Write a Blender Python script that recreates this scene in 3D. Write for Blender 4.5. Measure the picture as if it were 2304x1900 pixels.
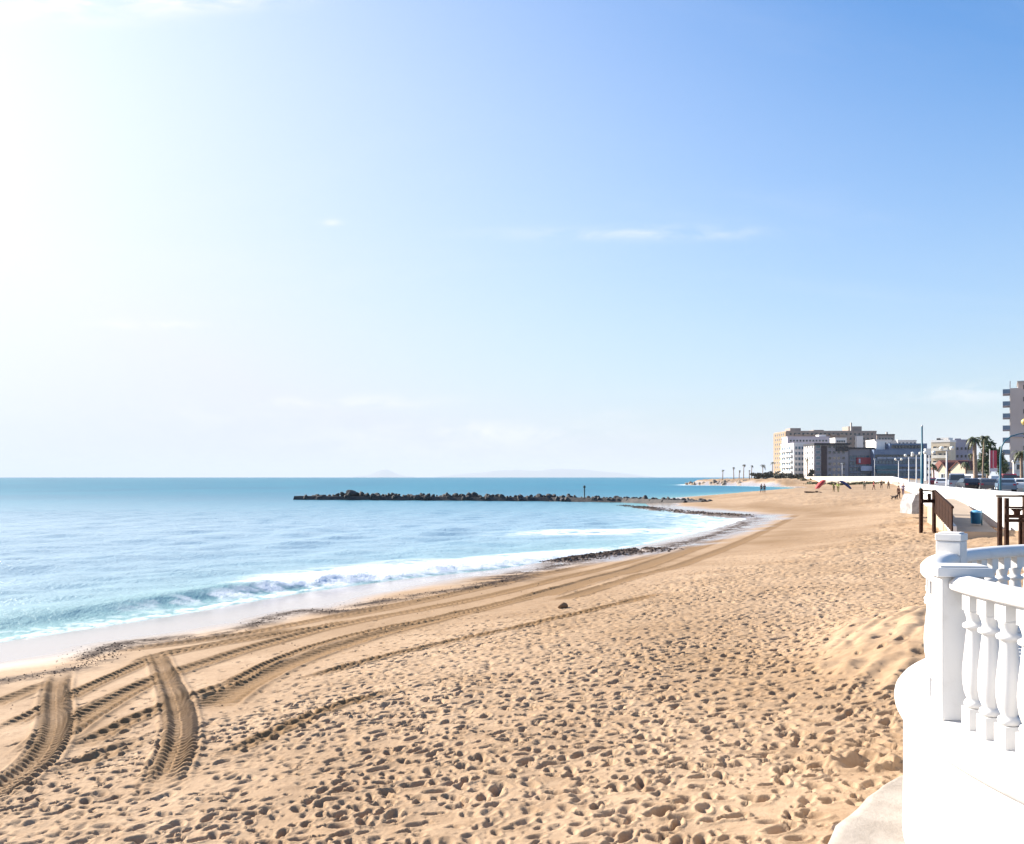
import bpy, bmesh, math, random
import numpy as np
from mathutils import Vector, Matrix, Euler

random.seed(11)
rng = np.random.default_rng(11)
scene = bpy.context.scene
for o in list(bpy.data.objects):
    bpy.data.objects.remove(o)
R = math.radians

# ------------------------------------------------------------------ camera
FPX, CX, HY = 2000.0, 1152.0, 1073.6          # focal length and horizon in photo pixels
cam_d = bpy.data.cameras.new('camera')
cam = bpy.data.objects.new('camera', cam_d)
scene.collection.objects.link(cam)
cam.location = (0, 0, 0)
cam.rotation_euler = (R(90), 0, 0)
cam_d.sensor_fit = 'HORIZONTAL'
cam_d.sensor_width = 36.0
cam_d.lens = FPX / 2304 * 36
cam_d.shift_y = (HY - 950) / 2304
cam_d.clip_start = 0.1
cam_d.clip_end = 90000
scene.camera = cam

# ------------------------------------------------------------------ sky, sun, exposure
SUN_AZ, SUN_EL = -55.0, 28.0                  # degrees: left of the view direction, height
SUN_DIR = Vector((math.sin(R(SUN_AZ)) * math.cos(R(SUN_EL)), math.cos(R(SUN_AZ)) * math.cos(R(SUN_EL)), math.sin(R(SUN_EL))))
SKY_STRENGTH, SUN_STRENGTH, EXPOSURE = 0.081, 5.0, 1.4
world = bpy.data.worlds.new('World')
scene.world = world
world.use_nodes = True


class NT:
    """tiny helper for building node trees"""
    def __init__(self, tree):
        self.t = tree
        tree.nodes.clear()

    def n(self, typ, **kw):
        nd = self.t.nodes.new(typ)
        for k, v in kw.items():
            setattr(nd, k, v)
        return nd

    def l(self, a, b):
        self.t.links.new(a, b)

    def _in(self, sock, v):
        if isinstance(v, bpy.types.NodeSocket):
            self.l(v, sock)
        else:
            sock.default_value = v

    def math(self, op, a, b=None, c=None, clamp=False):
        nd = self.n('ShaderNodeMath', operation=op, use_clamp=clamp)
        self._in(nd.inputs[0], a)
        if b is not None:
            self._in(nd.inputs[1], b)
        if c is not None:
            self._in(nd.inputs[2], c)
        return nd.outputs[0]

    def noise(self, vec, scale, detail=4, rough=0.55, dist=0.0):
        nd = self.n('ShaderNodeTexNoise')
        if vec is not None:
            self.l(vec, nd.inputs['Vector'])
        nd.inputs['Scale'].default_value = scale
        nd.inputs['Detail'].default_value = detail
        nd.inputs['Roughness'].default_value = rough
        nd.inputs['Distortion'].default_value = dist
        return nd.outputs['Fac']

    def ramp(self, fac, lo, hi, a=0.0, b=1.0):
        nd = self.n('ShaderNodeMapRange', interpolation_type='SMOOTHSTEP')
        self._in(nd.inputs['Value'], fac)
        nd.inputs['From Min'].default_value = lo
        nd.inputs['From Max'].default_value = hi
        nd.inputs['To Min'].default_value = a
        nd.inputs['To Max'].default_value = b
        return nd.outputs['Result']

    def mix(self, fac, a, b):
        nd = self.n('ShaderNodeMix', data_type='RGBA')
        self._in(nd.inputs['Factor'], fac)
        for s, v in ((nd.inputs['A'], a), (nd.inputs['B'], b)):
            s = [x for x in nd.inputs if x.name == s.name and x.type == 'RGBA'][0]
            if isinstance(v, bpy.types.NodeSocket):
                self.l(v, s)
            else:
                s.default_value = (*v[:3], 1)
        return [x for x in nd.outputs if x.type == 'RGBA'][0]

    def comb(self, x, y, z):
        nd = self.n('ShaderNodeCombineXYZ')
        for s, v in zip(nd.inputs, (x, y, z)):
            self._in(s, v)
        return nd.outputs[0]

    def bump(self, height, strength, dist=0.02, normal=None):
        nd = self.n('ShaderNodeBump')
        self.l(height, nd.inputs['Height'])
        nd.inputs['Strength'].default_value = strength
        nd.inputs['Distance'].default_value = dist
        if normal is not None:
            self.l(normal, nd.inputs['Normal'])
        return nd.outputs['Normal']

    def attr(self, name):
        return self.n('ShaderNodeAttribute', attribute_name=name).outputs['Fac']


w = NT(world.node_tree)
sky = w.n('ShaderNodeTexSky', sky_type='NISHITA')
sky.sun_disc = False
sky.sun_elevation = R(SUN_EL)
sky.sun_rotation = R(SUN_AZ)
sky.altitude = 0
sky.air_density = 1.5
sky.dust_density = 0.4
sky.ozone_density = 10.0
tc = w.n('ShaderNodeTexCoord')
sep = w.n('ShaderNodeSeparateXYZ')
w.l(tc.outputs['Generated'], sep.inputs[0])
dx, dy, dz = sep.outputs
front = w.ramp(dy, 0.05, 0.3)
yy = w.math('MAXIMUM', dy, 0.05)
U = w.math('DIVIDE', dx, yy)
V = w.math('DIVIDE', dz, yy)
# high thin cloud over the whole dome
zz = w.math('ADD', w.math('MAXIMUM', dz, 0.0), 0.12)
cp = w.comb(w.math('DIVIDE', dx, zz), w.math('DIVIDE', dy, zz), 0.0)
mp = w.n('ShaderNodeMapping')
mp.inputs['Scale'].default_value = (0.55, 1.5, 1)
mp.inputs['Rotation'].default_value = (0, 0, R(20))
w.l(cp, mp.inputs['Vector'])
veil = w.ramp(w.noise(mp.outputs[0], 0.9, 7, 0.6, 0.6), 0.52, 0.85, 0.0, 0.20)
uv = w.comb(w.math('MULTIPLY', U, 0.35), V, 0.0)
nz = w.ramp(w.noise(uv, 34, 6, 0.62, 0.5), 0.36, 0.66)
# single wisps: photo column, row, half width, half height, density
WISPS = [(150, 8, 230, 38, 1.5), (480, -2, 150, 20, 1.0), (330, 729, 90, 10, 1.1), (450, 733, 80, 6, 0.7), (1380, 527, 260, 15, 0.36),
         (1560, 520, 170, 14, 0.26), (748, 500, 22, 7, 1.1), (770, 905, 190, 14, 0.9), (1120, 972, 260, 20, 0.9), (1390, 932, 70, 11, 0.22),
         (2200, 880, 120, 22, 0.5), (1000, 1000, 420, 34, 0.45), (2080, 900, 120, 20, 0.35), (380, 940, 330, 30, 0.3)]
tot = None
for (px, py, a, b, amp) in WISPS:
    u0, v0 = (px - CX) / FPX, (HY - py) / FPX
    du = w.math('DIVIDE', w.math('SUBTRACT', U, u0), a / FPX)
    dv = w.math('DIVIDE', w.math('SUBTRACT', V, v0), b / FPX)
    q = w.math('ADD', w.math('MULTIPLY', du, du), w.math('MULTIPLY', dv, dv))
    g = w.math('MULTIPLY', w.math('EXPONENT', w.math('MULTIPLY', q, -1.0)), amp)
    tot = g if tot is None else w.math('ADD', tot, g)
wisp = w.math('MULTIPLY', w.math('MULTIPLY', tot, nz), front)
# milky high veil, thicker towards the horizon and the sun's side
dp = w.n('ShaderNodeVectorMath', operation='DOT_PRODUCT')
w.l(tc.outputs['Generated'], dp.inputs[0])
dp.inputs[1].default_value = SUN_DIR
D = w.math('MAXIMUM', dp.outputs['Value'], 0.0)
slow = w.noise(mp.outputs[0], 0.5, 3, 0.5)
milk = w.math('MULTIPLY_ADD', w.math('MULTIPLY', D, D), 1.08, 0.45)
milk = w.math('MULTIPLY_ADD', dz, -1.3, milk)
milk = w.math('MULTIPLY_ADD', w.math('SUBTRACT', slow, 0.5), 0.10, milk)
low = w.math('EXPONENT', w.math('MULTIPLY', w.math('MAXIMUM', dz, 0.0), -16.0))
milk = w.math('MULTIPLY_ADD', low, 0.45, milk)
milk = w.math('MINIMUM', w.math('MAXIMUM', milk, 0.0), 1.0)
glow = w.math('MULTIPLY_ADD', w.math('POWER', D, 9.0), 0.55, 0.97)
vc = w.n('ShaderNodeVectorMath', operation='SCALE')
vc.inputs[0].default_value = (4.22, 4.40, 4.75)
w.l(glow, vc.inputs['Scale'])
tint = w.n('ShaderNodeMix', data_type='RGBA', blend_type='MULTIPLY')
tint.inputs[0].default_value = 1.0
w.l(sky.outputs[0], tint.inputs[6])
tint.inputs[7].default_value = (0.85, 0.945, 0.99, 1)
milky = w.mix(milk, tint.outputs[2], vc.outputs[0])
cover = w.math('ADD', w.math('MULTIPLY', veil, 0.7), wisp, clamp=True)
cloudy = w.mix(cover, milky, (5.0, 5.05, 5.1))
bg = w.n('ShaderNodeBackground')
bg.inputs['Strength'].default_value = SKY_STRENGTH
w.l(cloudy, bg.inputs['Color'])
wo = w.n('ShaderNodeOutputWorld')
w.l(bg.outputs[0], wo.inputs['Surface'])

sun_d = bpy.data.lights.new('sun', 'SUN')
sun_d.energy = SUN_STRENGTH
sun_d.angle = R(0.53)
sun_d.color = (1.0, 0.94, 0.85)
sun = bpy.data.objects.new('sun', sun_d)
scene.collection.objects.link(sun)
sun.rotation_euler = (-SUN_DIR).to_track_quat('-Z', 'Y').to_euler()
sun.location = SUN_DIR * 100

scene.view_settings.view_transform = 'Standard'
scene.view_settings.look = 'None'
scene.view_settings.gamma = 1.0
scene.view_settings.use_curve_mapping = False
scene.view_settings.exposure = EXPOSURE
scene.cycles.max_bounces = 8
scene.cycles.volume_bounces = 1

# ------------------------------------------------------------------ helpers
COL = scene.collection
SEA = -4.85


def make_mat(name, color, rough=0.8, color2=None, nscale=3.0, bump=0.0, bscale=40.0, bdist=0.01, metal=0.0, spec=0.5, lo=0.35, hi=0.65):
    m = bpy.data.materials.new(name)
    m.use_nodes = True
    t = NT(m.node_tree)
    out = t.n('ShaderNodeOutputMaterial')
    p = t.n('ShaderNodeBsdfPrincipled')
    t.l(p.outputs[0], out.inputs['Surface'])
    p.inputs['Roughness'].default_value = rough
    p.inputs['Metallic'].default_value = metal
    p.inputs['Specular IOR Level'].default_value = spec
    tcn = t.n('ShaderNodeTexCoord')
    v = tcn.outputs['Object']
    if color2 is None:
        color2 = tuple(c * 0.8 for c in color)
    f = t.ramp(t.noise(v, nscale, 5, 0.6), lo, hi)
    t.l(t.mix(f, color, color2), p.inputs['Base Color'])
    if bump:
        t.l(t.bump(t.noise(v, bscale, 6, 0.65), bump, bdist), p.inputs['Normal'])
    return m


def glass_mat(name, color, rough=0.08):
    m = bpy.data.materials.new(name)
    m.use_nodes = True
    p = m.node_tree.nodes['Principled BSDF']
    p.inputs['Base Color'].default_value = (*color, 1)
    p.inputs['Roughness'].default_value = rough
    p.inputs['Specular IOR Level'].default_value = 0.6
    return m


class MB:
    """collects shapes and links them as one mesh object"""
    def __init__(self):
        self.v, self.f, self.mi, self.sm = [], [], [], []

    def add(self, verts, faces, mi=0, smooth=False):
        o = len(self.v)
        self.v += [tuple(p) for p in verts]
        for f in faces:
            self.f.append(tuple(i + o for i in f))
            self.mi.append(mi)
            self.sm.append(smooth)
        return self

    def box(self, x0, x1, y0, y1, z0, z1, mi=0, M=None):
        vs = [Vector(p) for p in ((x0, y0, z0), (x1, y0, z0), (x1, y1, z0), (x0, y1, z0), (x0, y0, z1), (x1, y0, z1), (x1, y1, z1), (x0, y1, z1))]
        if M is not None:
            vs = [M @ p for p in vs]
        return self.add(vs, [(0, 3, 2, 1), (4, 5, 6, 7), (0, 1, 5, 4), (1, 2, 6, 5), (2, 3, 7, 6), (3, 0, 4, 7)], mi)

    def beam(self, p0, p1, wd, ht, mi=0):
        """rectangular bar from p0 to p1"""
        p0, p1 = Vector(p0), Vector(p1)
        d = (p1 - p0)
        L = d.length
        d.normalize()
        up = Vector((0, 0, 1)) if abs(d.z) < 0.95 else Vector((0, 1, 0))
        s = d.cross(up).normalized()
        u = s.cross(d).normalized()
        M = Matrix((s, d, u)).transposed().to_4x4()
        M.translation = p0
        return self.box(-wd / 2, wd / 2, 0, L, -ht / 2, ht / 2, mi, M)

    def tube(self, pts, radii, n=8, mi=0, smooth=True, cap=True):
        pts = [Vector(p) for p in pts]
        if not hasattr(radii, '__len__'):
            radii = [radii] * len(pts)
        rings = []
        prev = None
        for i, p in enumerate(pts):
            d = (pts[min(i + 1, len(pts) - 1)] - pts[max(i - 1, 0)]).normalized()
            if prev is None:
                a = Vector((1, 0, 0)) if abs(d.x) < 0.8 else Vector((0, 1, 0))
                s = d.cross(a).normalized()
            else:
                s = (prev - d * prev.dot(d)).normalized()
            prev = s
            u = d.cross(s)
            rings.append([p + (s * math.cos(2 * math.pi * k / n) + u * math.sin(2 * math.pi * k / n)) * radii[i] for k in range(n)])
        vs = [q for r_ in rings for q in r_]
        fs = []
        for i in range(len(pts) - 1):
            for k in range(n):
                fs.append((i * n + k, i * n + (k + 1) % n, (i + 1) * n + (k + 1) % n, (i + 1) * n + k))
        if cap:
            fs.append(tuple(range(n - 1, -1, -1)))
            fs.append(tuple((len(pts) - 1) * n + k for k in range(n)))
        return self.add(vs, fs, mi, smooth)

    def lathe(self, prof, n=16, mi=0, c=(0, 0, 0), smooth=True):
        vs = [(c[0] + r_ * math.cos(2 * math.pi * k / n), c[1] + r_ * math.sin(2 * math.pi * k / n), c[2] + z) for (r_, z) in prof for k in range(n)]
        fs = []
        for i in range(len(prof) - 1):
            for k in range(n):
                fs.append((i * n + k, i * n + (k + 1) % n, (i + 1) * n + (k + 1) % n, (i + 1) * n + k))
        fs.append(tuple(range(n - 1, -1, -1)))
        fs.append(tuple((len(prof) - 1) * n + k for k in range(n)))
        return self.add(vs, fs, mi, smooth)

    def prism(self, poly, y0, y1, mi=0):
        """polygon in x,z pushed along y"""
        n = len(poly)
        vs = [(x, y0, z) for x, z in poly] + [(x, y1, z) for x, z in poly]
        fs = [tuple(range(n)), tuple(range(2 * n - 1, n - 1, -1))]
        for i in range(n):
            j = (i + 1) % n
            fs.append((i, i + n, j + n, j))
        return self.add(vs, fs, mi)

    def mesh(self, name, mats):
        me = bpy.data.meshes.new(name)
        me.from_pydata(self.v, [], self.f)
        if not isinstance(mats, (list, tuple)):
            mats = [mats]
        for m in mats:
            me.materials.append(m)
        me.polygons.foreach_set('material_index', self.mi)
        me.polygons.foreach_set('use_smooth', self.sm)
        bm = bmesh.new()
        bm.from_mesh(me)
        bmesh.ops.recalc_face_normals(bm, faces=bm.faces)
        bm.to_mesh(me)
        bm.free()
        me.update()
        return me

    def build(self, name, mats, parent=None, loc=(0, 0, 0), rot=(0, 0, 0), bevel=0.0):
        return put(name, self.mesh(name, mats), parent, loc, rot, bevel)


def put(name, me, parent=None, loc=(0, 0, 0), rot=(0, 0, 0), bevel=0.0, scale=None):
    o = bpy.data.objects.new(name, me)
    COL.objects.link(o)
    o.parent = parent
    o.location = loc
    o.rotation_euler = rot
    if scale is not None:
        o.scale = scale if hasattr(scale, '__len__') else (scale,) * 3
    if bevel:
        b = o.modifiers.new('bevel', 'BEVEL')
        b.width = bevel
        b.segments = 2
        b.limit_method = 'ANGLE'
    return o


def tag(o, label, cat, group=None):
    o['label'] = label
    o['category'] = cat
    if group:
        o['group'] = group
    return o


def kind(o, k):
    o['kind'] = k
    return o


def thing(name, label, cat, loc=(0, 0, 0), rz=0.0, group=None):
    o = bpy.data.objects.new(name, None)
    COL.objects.link(o)
    o.location = loc
    o.rotation_euler = (0, 0, rz)
    o.empty_display_size = 0.1
    return tag(o, label, cat, group)


def copy_thing(root, loc, rz, label, scale=1.0):
    r = root.copy()
    COL.objects.link(r)
    r.location = loc
    r.rotation_euler = (0, 0, rz)
    r.scale = (scale,) * 3
    r['label'] = label
    for ch in list(root.children):
        c = ch.copy()
        COL.objects.link(c)
        c.parent = r
        for g in list(ch.children):
            d = g.copy()
            COL.objects.link(d)
            d.parent = c
    return r


# -------- value noise in numpy
def _hash(ix, iy, seed):
    h = (ix.astype(np.int64) * 374761393 + iy.astype(np.int64) * 668265263 + seed * 1442695041) & 0xffffffff
    h = ((h ^ (h >> 13)) * 1274126177) & 0xffffffff
    h = ((h ^ (h >> 16)) * 2246822519) & 0xffffffff
    h = h ^ (h >> 15)
    return (h & 0xffffff) / float(0x1000000)


def vnoise(x, y, seed=0):
    ix, iy = np.floor(x), np.floor(y)
    fx, fy = x - ix, y - iy
    fx = fx * fx * (3 - 2 * fx)
    fy = fy * fy * (3 - 2 * fy)
    a, b = _hash(ix, iy, seed), _hash(ix + 1, iy, seed)
    c, d = _hash(ix, iy + 1, seed), _hash(ix + 1, iy + 1, seed)
    return (a + (b - a) * fx) * (1 - fy) + (c + (d - c) * fx) * fy


def fbm(x, y, seed=0, octv=4, gain=0.5):
    s, a, t = 0.0, 1.0, 0.0
    for k in range(octv):
        s = s + a * vnoise(x * 2 ** k + 17.3 * k, y * 2 ** k - 9.1 * k, seed + k)
        t += a
        a *= gain
    return s / t


def sstep(lo, hi, x):
    t = np.clip((x - lo) / (hi - lo), 0, 1)
    return t * t * (3 - 2 * t)


# -------- shoreline and beach profile
SHORE = [(-60, -60), (-40, -20), (-24, 10), (-15.2, 26), (-12.3, 30.5), (-10.8, 33.4), (-8.7, 37.6), (-5.4, 42.7), (-1.4, 46.6), (3.1, 53.3), (9.5, 63.8),
         (18.6, 83), (27.0, 103), (25.5, 116), (22.0, 136), (24, 160), (34, 200), (48, 229), (66, 265), (83, 292), (106, 330), (122, 375),
         (131, 425), (130, 470), (122, 497), (110, 513), (104, 530), (112, 560), (190, 700), (500, 1300), (2500, 4000)]
SHORE_POLY = SHORE + [(6000, 4000), (6000, -60)]


def seg_dist(X, Y, pts):
    """distance to a polyline and the arc length of the nearest point"""
    best = np.full(X.shape, 1e9)
    arc = np.zeros(X.shape)
    L = 0.0
    side = np.zeros(X.shape)
    for (ax, ay), (bx, by) in zip(pts[:-1], pts[1:]):
        ex, ey = bx - ax, by - ay
        ll = math.hypot(ex, ey)
        t = np.clip(((X - ax) * ex + (Y - ay) * ey) / (ll * ll), 0, 1)
        px, py = ax + t * ex, ay + t * ey
        d = np.hypot(X - px, Y - py)
        m = d < best
        best = np.where(m, d, best)
        arc = np.where(m, L + t * ll, arc)
        side = np.where(m, ex * (Y - ay) - ey * (X - ax), side)
        L += ll
    return best, arc, side


def inside(X, Y, poly):
    r_ = np.zeros(X.shape, bool)
    n = len(poly)
    for i in range(n):
        x0, y0 = poly[i]
        x1, y1 = poly[(i + 1) % n]
        if y0 == y1:
            continue
        c = ((y0 > Y) != (y1 > Y)) & (X < (x1 - x0) * (Y - y0) / (y1 - y0) + x0)
        r_ ^= c
    return r_


def shore_s(X, Y):
    d, _, _ = seg_dist(X, Y, SHORE)
    return np.where(inside(X, Y, SHORE_POLY), d, -d)


_sx = np.linspace(-80, 80, 1601)
_sz = np.interp(_sx, [-80, -10, 0, 4, 10, 18, 26, 34, 80], [-9.5, -5.6, -4.85, -4.6, -4.15, -3.3, -2.62, -2.42, -2.35])
_k = np.ones(25) / 25
_sz2 = np.convolve(np.pad(_sz, 12, mode='edge'), _k, 'valid')


def base_h(X, Y):
    s = shore_s(X, Y)
    return np.interp(s, _sx, _sz2), s


def ground(px, py):
    """the beach point seen at a photo pixel"""
    z = -4.0
    for _ in range(40):
        d = -z * FPX / (py - HY)
        X = (px - CX) / FPX * d
        h, _s = base_h(np.array([X]), np.array([d]))
        z = 0.5 * z + 0.5 * float(h[0])
    return X, d, z


def at(px, py, d):
    return ((px - CX) / FPX * d, d, -(py - HY) / FPX * d)


# ------------------------------------------------------------------ materials
white_stucco = make_mat('white_stucco', (0.62, 0.60, 0.575), 0.85, (0.54, 0.52, 0.49), 2.5, 0.35, 55, 0.012)
white_smooth = make_mat('white_masonry_paint', (0.66, 0.635, 0.605), 0.6, (0.56, 0.53, 0.49), 4, 0.25, 70, 0.004, 0.0, 0.4, 0.48, 0.74)
concrete = make_mat('pale_concrete', (0.34, 0.295, 0.25), 0.9, (0.27, 0.23, 0.19), 3.2, 0.5, 30, 0.02)
paving = make_mat('grey_paving', (0.36, 0.33, 0.29), 0.8, (0.28, 0.26, 0.23), 1.2, 0.2, 12, 0.01)
dark_wood = make_mat('dark_timber', (0.042, 0.019, 0.011), 0.85, (0.022, 0.010, 0.007), 7, 0.3, 30, 0.01, 0.0, 0.12)
drift_wood = make_mat('driftwood', (0.20, 0.10, 0.05), 0.8, (0.10, 0.055, 0.03), 5)
rock_dark = make_mat('dark_wet_rock', (0.028, 0.024, 0.025), 0.85, (0.065, 0.054, 0.048), 0.9, 0.6, 4, 0.1)
rock_tan = make_mat('tan_rock', (0.34, 0.26, 0.18), 0.9, (0.20, 0.15, 0.11), 0.8, 0.6, 3, 0.1)
teal_paint = make_mat('teal_paint', (0.012, 0.105, 0.15), 0.45)
grey_metal = make_mat('pale_grey_metal', (0.62, 0.60, 0.58), 0.45)
lamp_white = make_mat('lamp_glass', (0.78, 0.76, 0.68), 0.35)
lamp_gold = make_mat('brass_lamp', (0.50, 0.38, 0.12), 0.4)
blue_plastic = make_mat('blue_plastic', (0.004, 0.09, 0.20), 0.4)
rubber = make_mat('black_rubber', (0.02, 0.02, 0.02), 0.8)
chrome = make_mat('silver_rim', (0.5, 0.5, 0.5), 0.3, metal=0.8)
leaf_dark = make_mat('dark_leaf', (0.030, 0.058, 0.018), 0.6, (0.05, 0.085, 0.025), 1.5)
leaf_palm = make_mat('palm_leaf', (0.06, 0.075, 0.03), 0.6, (0.10, 0.10, 0.045), 2)
leaf_dune = make_mat('dune_scrub', (0.10, 0.09, 0.035), 0.7, (0.055, 0.065, 0.025), 1.0)
bark = make_mat('palm_bark', (0.30, 0.21, 0.15), 0.9, (0.20, 0.14, 0.10), 6, 0.4, 12, 0.03)
roof_tile = make_mat('red_roof_tile', (0.17, 0.055, 0.038), 0.8, (0.12, 0.04, 0.03), 2, 0.5, 8, 0.05)
weed_mat = make_mat('seaweed', (0.105, 0.062, 0.043), 0.9, (0.05, 0.031, 0.022), 8)


def plain(name, c, rough=0.8, c2=None, s=0.6):
    return make_mat(name, c, rough, c2, s)


# ------------------------------------------------------------------ the beach
def grid_mesh(name, ys, ts, zfun, mats, attrs):
    Tm, Ym = np.meshgrid(ts, ys)
    X = (Tm * Ym).ravel()
    Y = Ym.ravel()
    Z, at_ = zfun(X, Y)
    ny, nx = len(ys), len(ts)
    co = np.stack([X, Y, Z], 1).astype(np.float32)
    idx = np.arange(ny * nx).reshape(ny, nx)
    q = np.stack([idx[:-1, :-1], idx[:-1, 1:], idx[1:, 1:], idx[1:, :-1]], -1).reshape(-1, 4)
    me = bpy.data.meshes.new(name)
    me.vertices.add(len(co))
    me.vertices.foreach_set('co', co.ravel())
    me.loops.add(q.size)
    me.loops.foreach_set('vertex_index', q.ravel().astype(np.int32))
    me.polygons.add(len(q))
    me.polygons.foreach_set('loop_start', np.arange(0, q.size, 4, dtype=np.int32))
    me.polygons.foreach_set('loop_total', np.full(len(q), 4, dtype=np.int32))
    me.polygons.foreach_set('use_smooth', np.ones(len(q), dtype=bool))
    me.update(calc_edges=True)
    for k in attrs:
        a = me.attributes.new(k, 'FLOAT', 'POINT')
        a.data.foreach_set('value', at_[k].astype(np.float32))
    me.materials.append(mats)
    return put(name, me)


def geo_rows(y0, stops):
    ys = [y0]
    for lim, g in stops:
        while ys[-1] < lim:
            ys.append(ys[-1] * (1 + g))
    return np.array(ys)


def prints(X, Y, cell, seed, la, lb, prob, depth):
    """dents with raised rims, one per jittered cell"""
    ix, iy = np.floor(X / cell), np.floor(Y / cell)
    pit = np.zeros(X.shape)
    rim = np.zeros(X.shape)
    for ox in (-1, 0, 1):
        for oy in (-1, 0, 1):
            jx, jy = ix + ox, iy + oy
            cx = (jx + 0.1 + 0.8 * _hash(jx, jy, seed)) * cell
            cy = (jy + 0.1 + 0.8 * _hash(jx, jy, seed + 1)) * cell
            a = _hash(jx, jy, seed + 2) * 6.2832
            k = 0.65 + 0.7 * _hash(jx, jy, seed + 3)
            on = _hash(jx, jy, seed + 4) < prob
            ca, sa = np.cos(a), np.sin(a)
            u = (X - cx) * ca + (Y - cy) * sa
            v = -(X - cx) * sa + (Y - cy) * ca
            q = np.sqrt((u / (la * k)) ** 2 + (v / (lb * k)) ** 2)
            d = depth * (0.5 + 0.8 * _hash(jx, jy, seed + 5)) * on
            pit = np.minimum(pit, -d * (1 - sstep(0.12, 1.08, q)))
            rim = np.maximum(rim, d * 0.20 * np.exp(-((q - 1.25) / 0.24) ** 2))
    return pit + rim


# tyre tracks: photo pixel paths, half width in metres, depth, lug pitch, lug strength
TRACKS = [
    ([(-60, 1608), (0, 1583), (60, 1560), (110, 1536), (190, 1520)], 0.22, 0.05, 0.26, 0.5),
    ([(60, 1705), (150, 1640), (250, 1580), (340, 1535), (430, 1502), (600, 1447), (800, 1400), (960, 1370), (1150, 1330), (1350, 1282), (1520, 1235), (1660, 1188)], 0.30, 0.04, 0.26, 0.9),
    ([(455, 1612), (530, 1555), (640, 1500), (780, 1447), (930, 1408), (1100, 1365), (1290, 1318), (1480, 1262), (1620, 1210), (1720, 1165)], 0.36, 0.055, 0.26, 0.7),
    ([(195, 1470), (342, 1457), (470, 1440), (600, 1420), (760, 1385), (900, 1360), (1080, 1325), (1290, 1278), (1470, 1235)], 0.28, 0.04, 0.26, 0.9),
    ([(310, 1500), (335, 1480), (420, 1462), (560, 1435), (700, 1410)], 0.24, 0.04, 0.26, 0.6),
    ([(95, 1757), (170, 1720), (243, 1688), (320, 1662), (400, 1640)], 0.22, 0.05, 0.42, 1.3),
    ([(640, 1540), (811, 1494), (920, 1466), (1032, 1440), (1160, 1412), (1298, 1382), (1500, 1330)], 0.16, 0.045, 0.24, 0.9),
    ([(430, 1722), (520, 1690), (640, 1640), (760, 1590), (960, 1540)], 0.14, 0.035, 0.3, 0.9),
    ([(1250, 1352), (1420, 1302), (1560, 1262), (1700, 1205), (1790, 1160)], 0.3, 0.04, 0.26, 0.4),
    ([(-20, 1655), (90, 1602), (200, 1548), (290, 1508), (352, 1478), (500, 1450), (640, 1428), (820, 1392)], 0.2, 0.035, 0.22, 0.9),
    ([(480, 1565), (600, 1492), (750, 1438), (950, 1398), (1150, 1352), (1300, 1312), (1470, 1270), (1610, 1222)], 0.18, 0.04, 0.22, 0.9),
    ([(140, 1700), (250, 1642), (350, 1600), (445, 1568), (560, 1520)], 0.2, 0.035, 0.3, 0.9),
    ([(700, 1402), (860, 1372), (1010, 1340), (1180, 1302), (1380, 1258), (1540, 1225)], 0.3, 0.045, 0.3, 0.6),
    ([(1200, 1345), (1400, 1290), (1560, 1232), (1690, 1180), (1725, 1158)], 0.5, 0.05, 0.26, 0.3),
    ([(345, 1462), (360, 1490), (372, 1520), (392, 1570), (407, 1620), (404, 1670), (385, 1720), (352, 1785)], 0.235, 0.045, 0.18, 1.1),
    ([(140, 1505), (128, 1540), (124, 1580), (128, 1630), (112, 1680), (72, 1722), (10, 1768), (-90, 1840)], 0.25, 0.045, 0.18, 1.1),
]
WRACK_PX = [(-60, 1550), (0, 1535), (90, 1522), (190, 1500), (215, 1478), (270, 1452), (360, 1442), (470, 1432), (560, 1412), (610, 1392), (680, 1376), (760, 1378),
            (840, 1358), (960, 1338), (1090, 1318), (1170, 1292), (1260, 1272), (1320, 1256), (1430, 1248), (1540, 1222), (1640, 1194), (1690, 1168)]
tracks_w = [([ground(*p)[:2] for p in pts], hw, dp, pitch, lug) for pts, hw, dp, pitch, lug in TRACKS]


def smooth_path(p, n=6):
    out = []
    for i in range(len(p) - 1):
        p0, p1, p2, p3 = p[max(i - 1, 0)], p[i], p[i + 1], p[min(i + 2, len(p) - 1)]
        for k in range(n):
            t = k / n
            out.append(tuple(0.5 * (2 * p1[c] + (p2[c] - p0[c]) * t + (2 * p0[c] - 5 * p1[c] + 4 * p2[c] - p3[c]) * t * t + (3 * p1[c] - p0[c] - 3 * p2[c] + p3[c]) * t ** 3) for c in (0, 1)))
    out.append(p[-1])
    return out


wrack_w = smooth_path([ground(*p)[:2] for p in WRACK_PX])
MOUND = (6.75, 14.2)
PIT = ground(1940, 1722)


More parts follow.
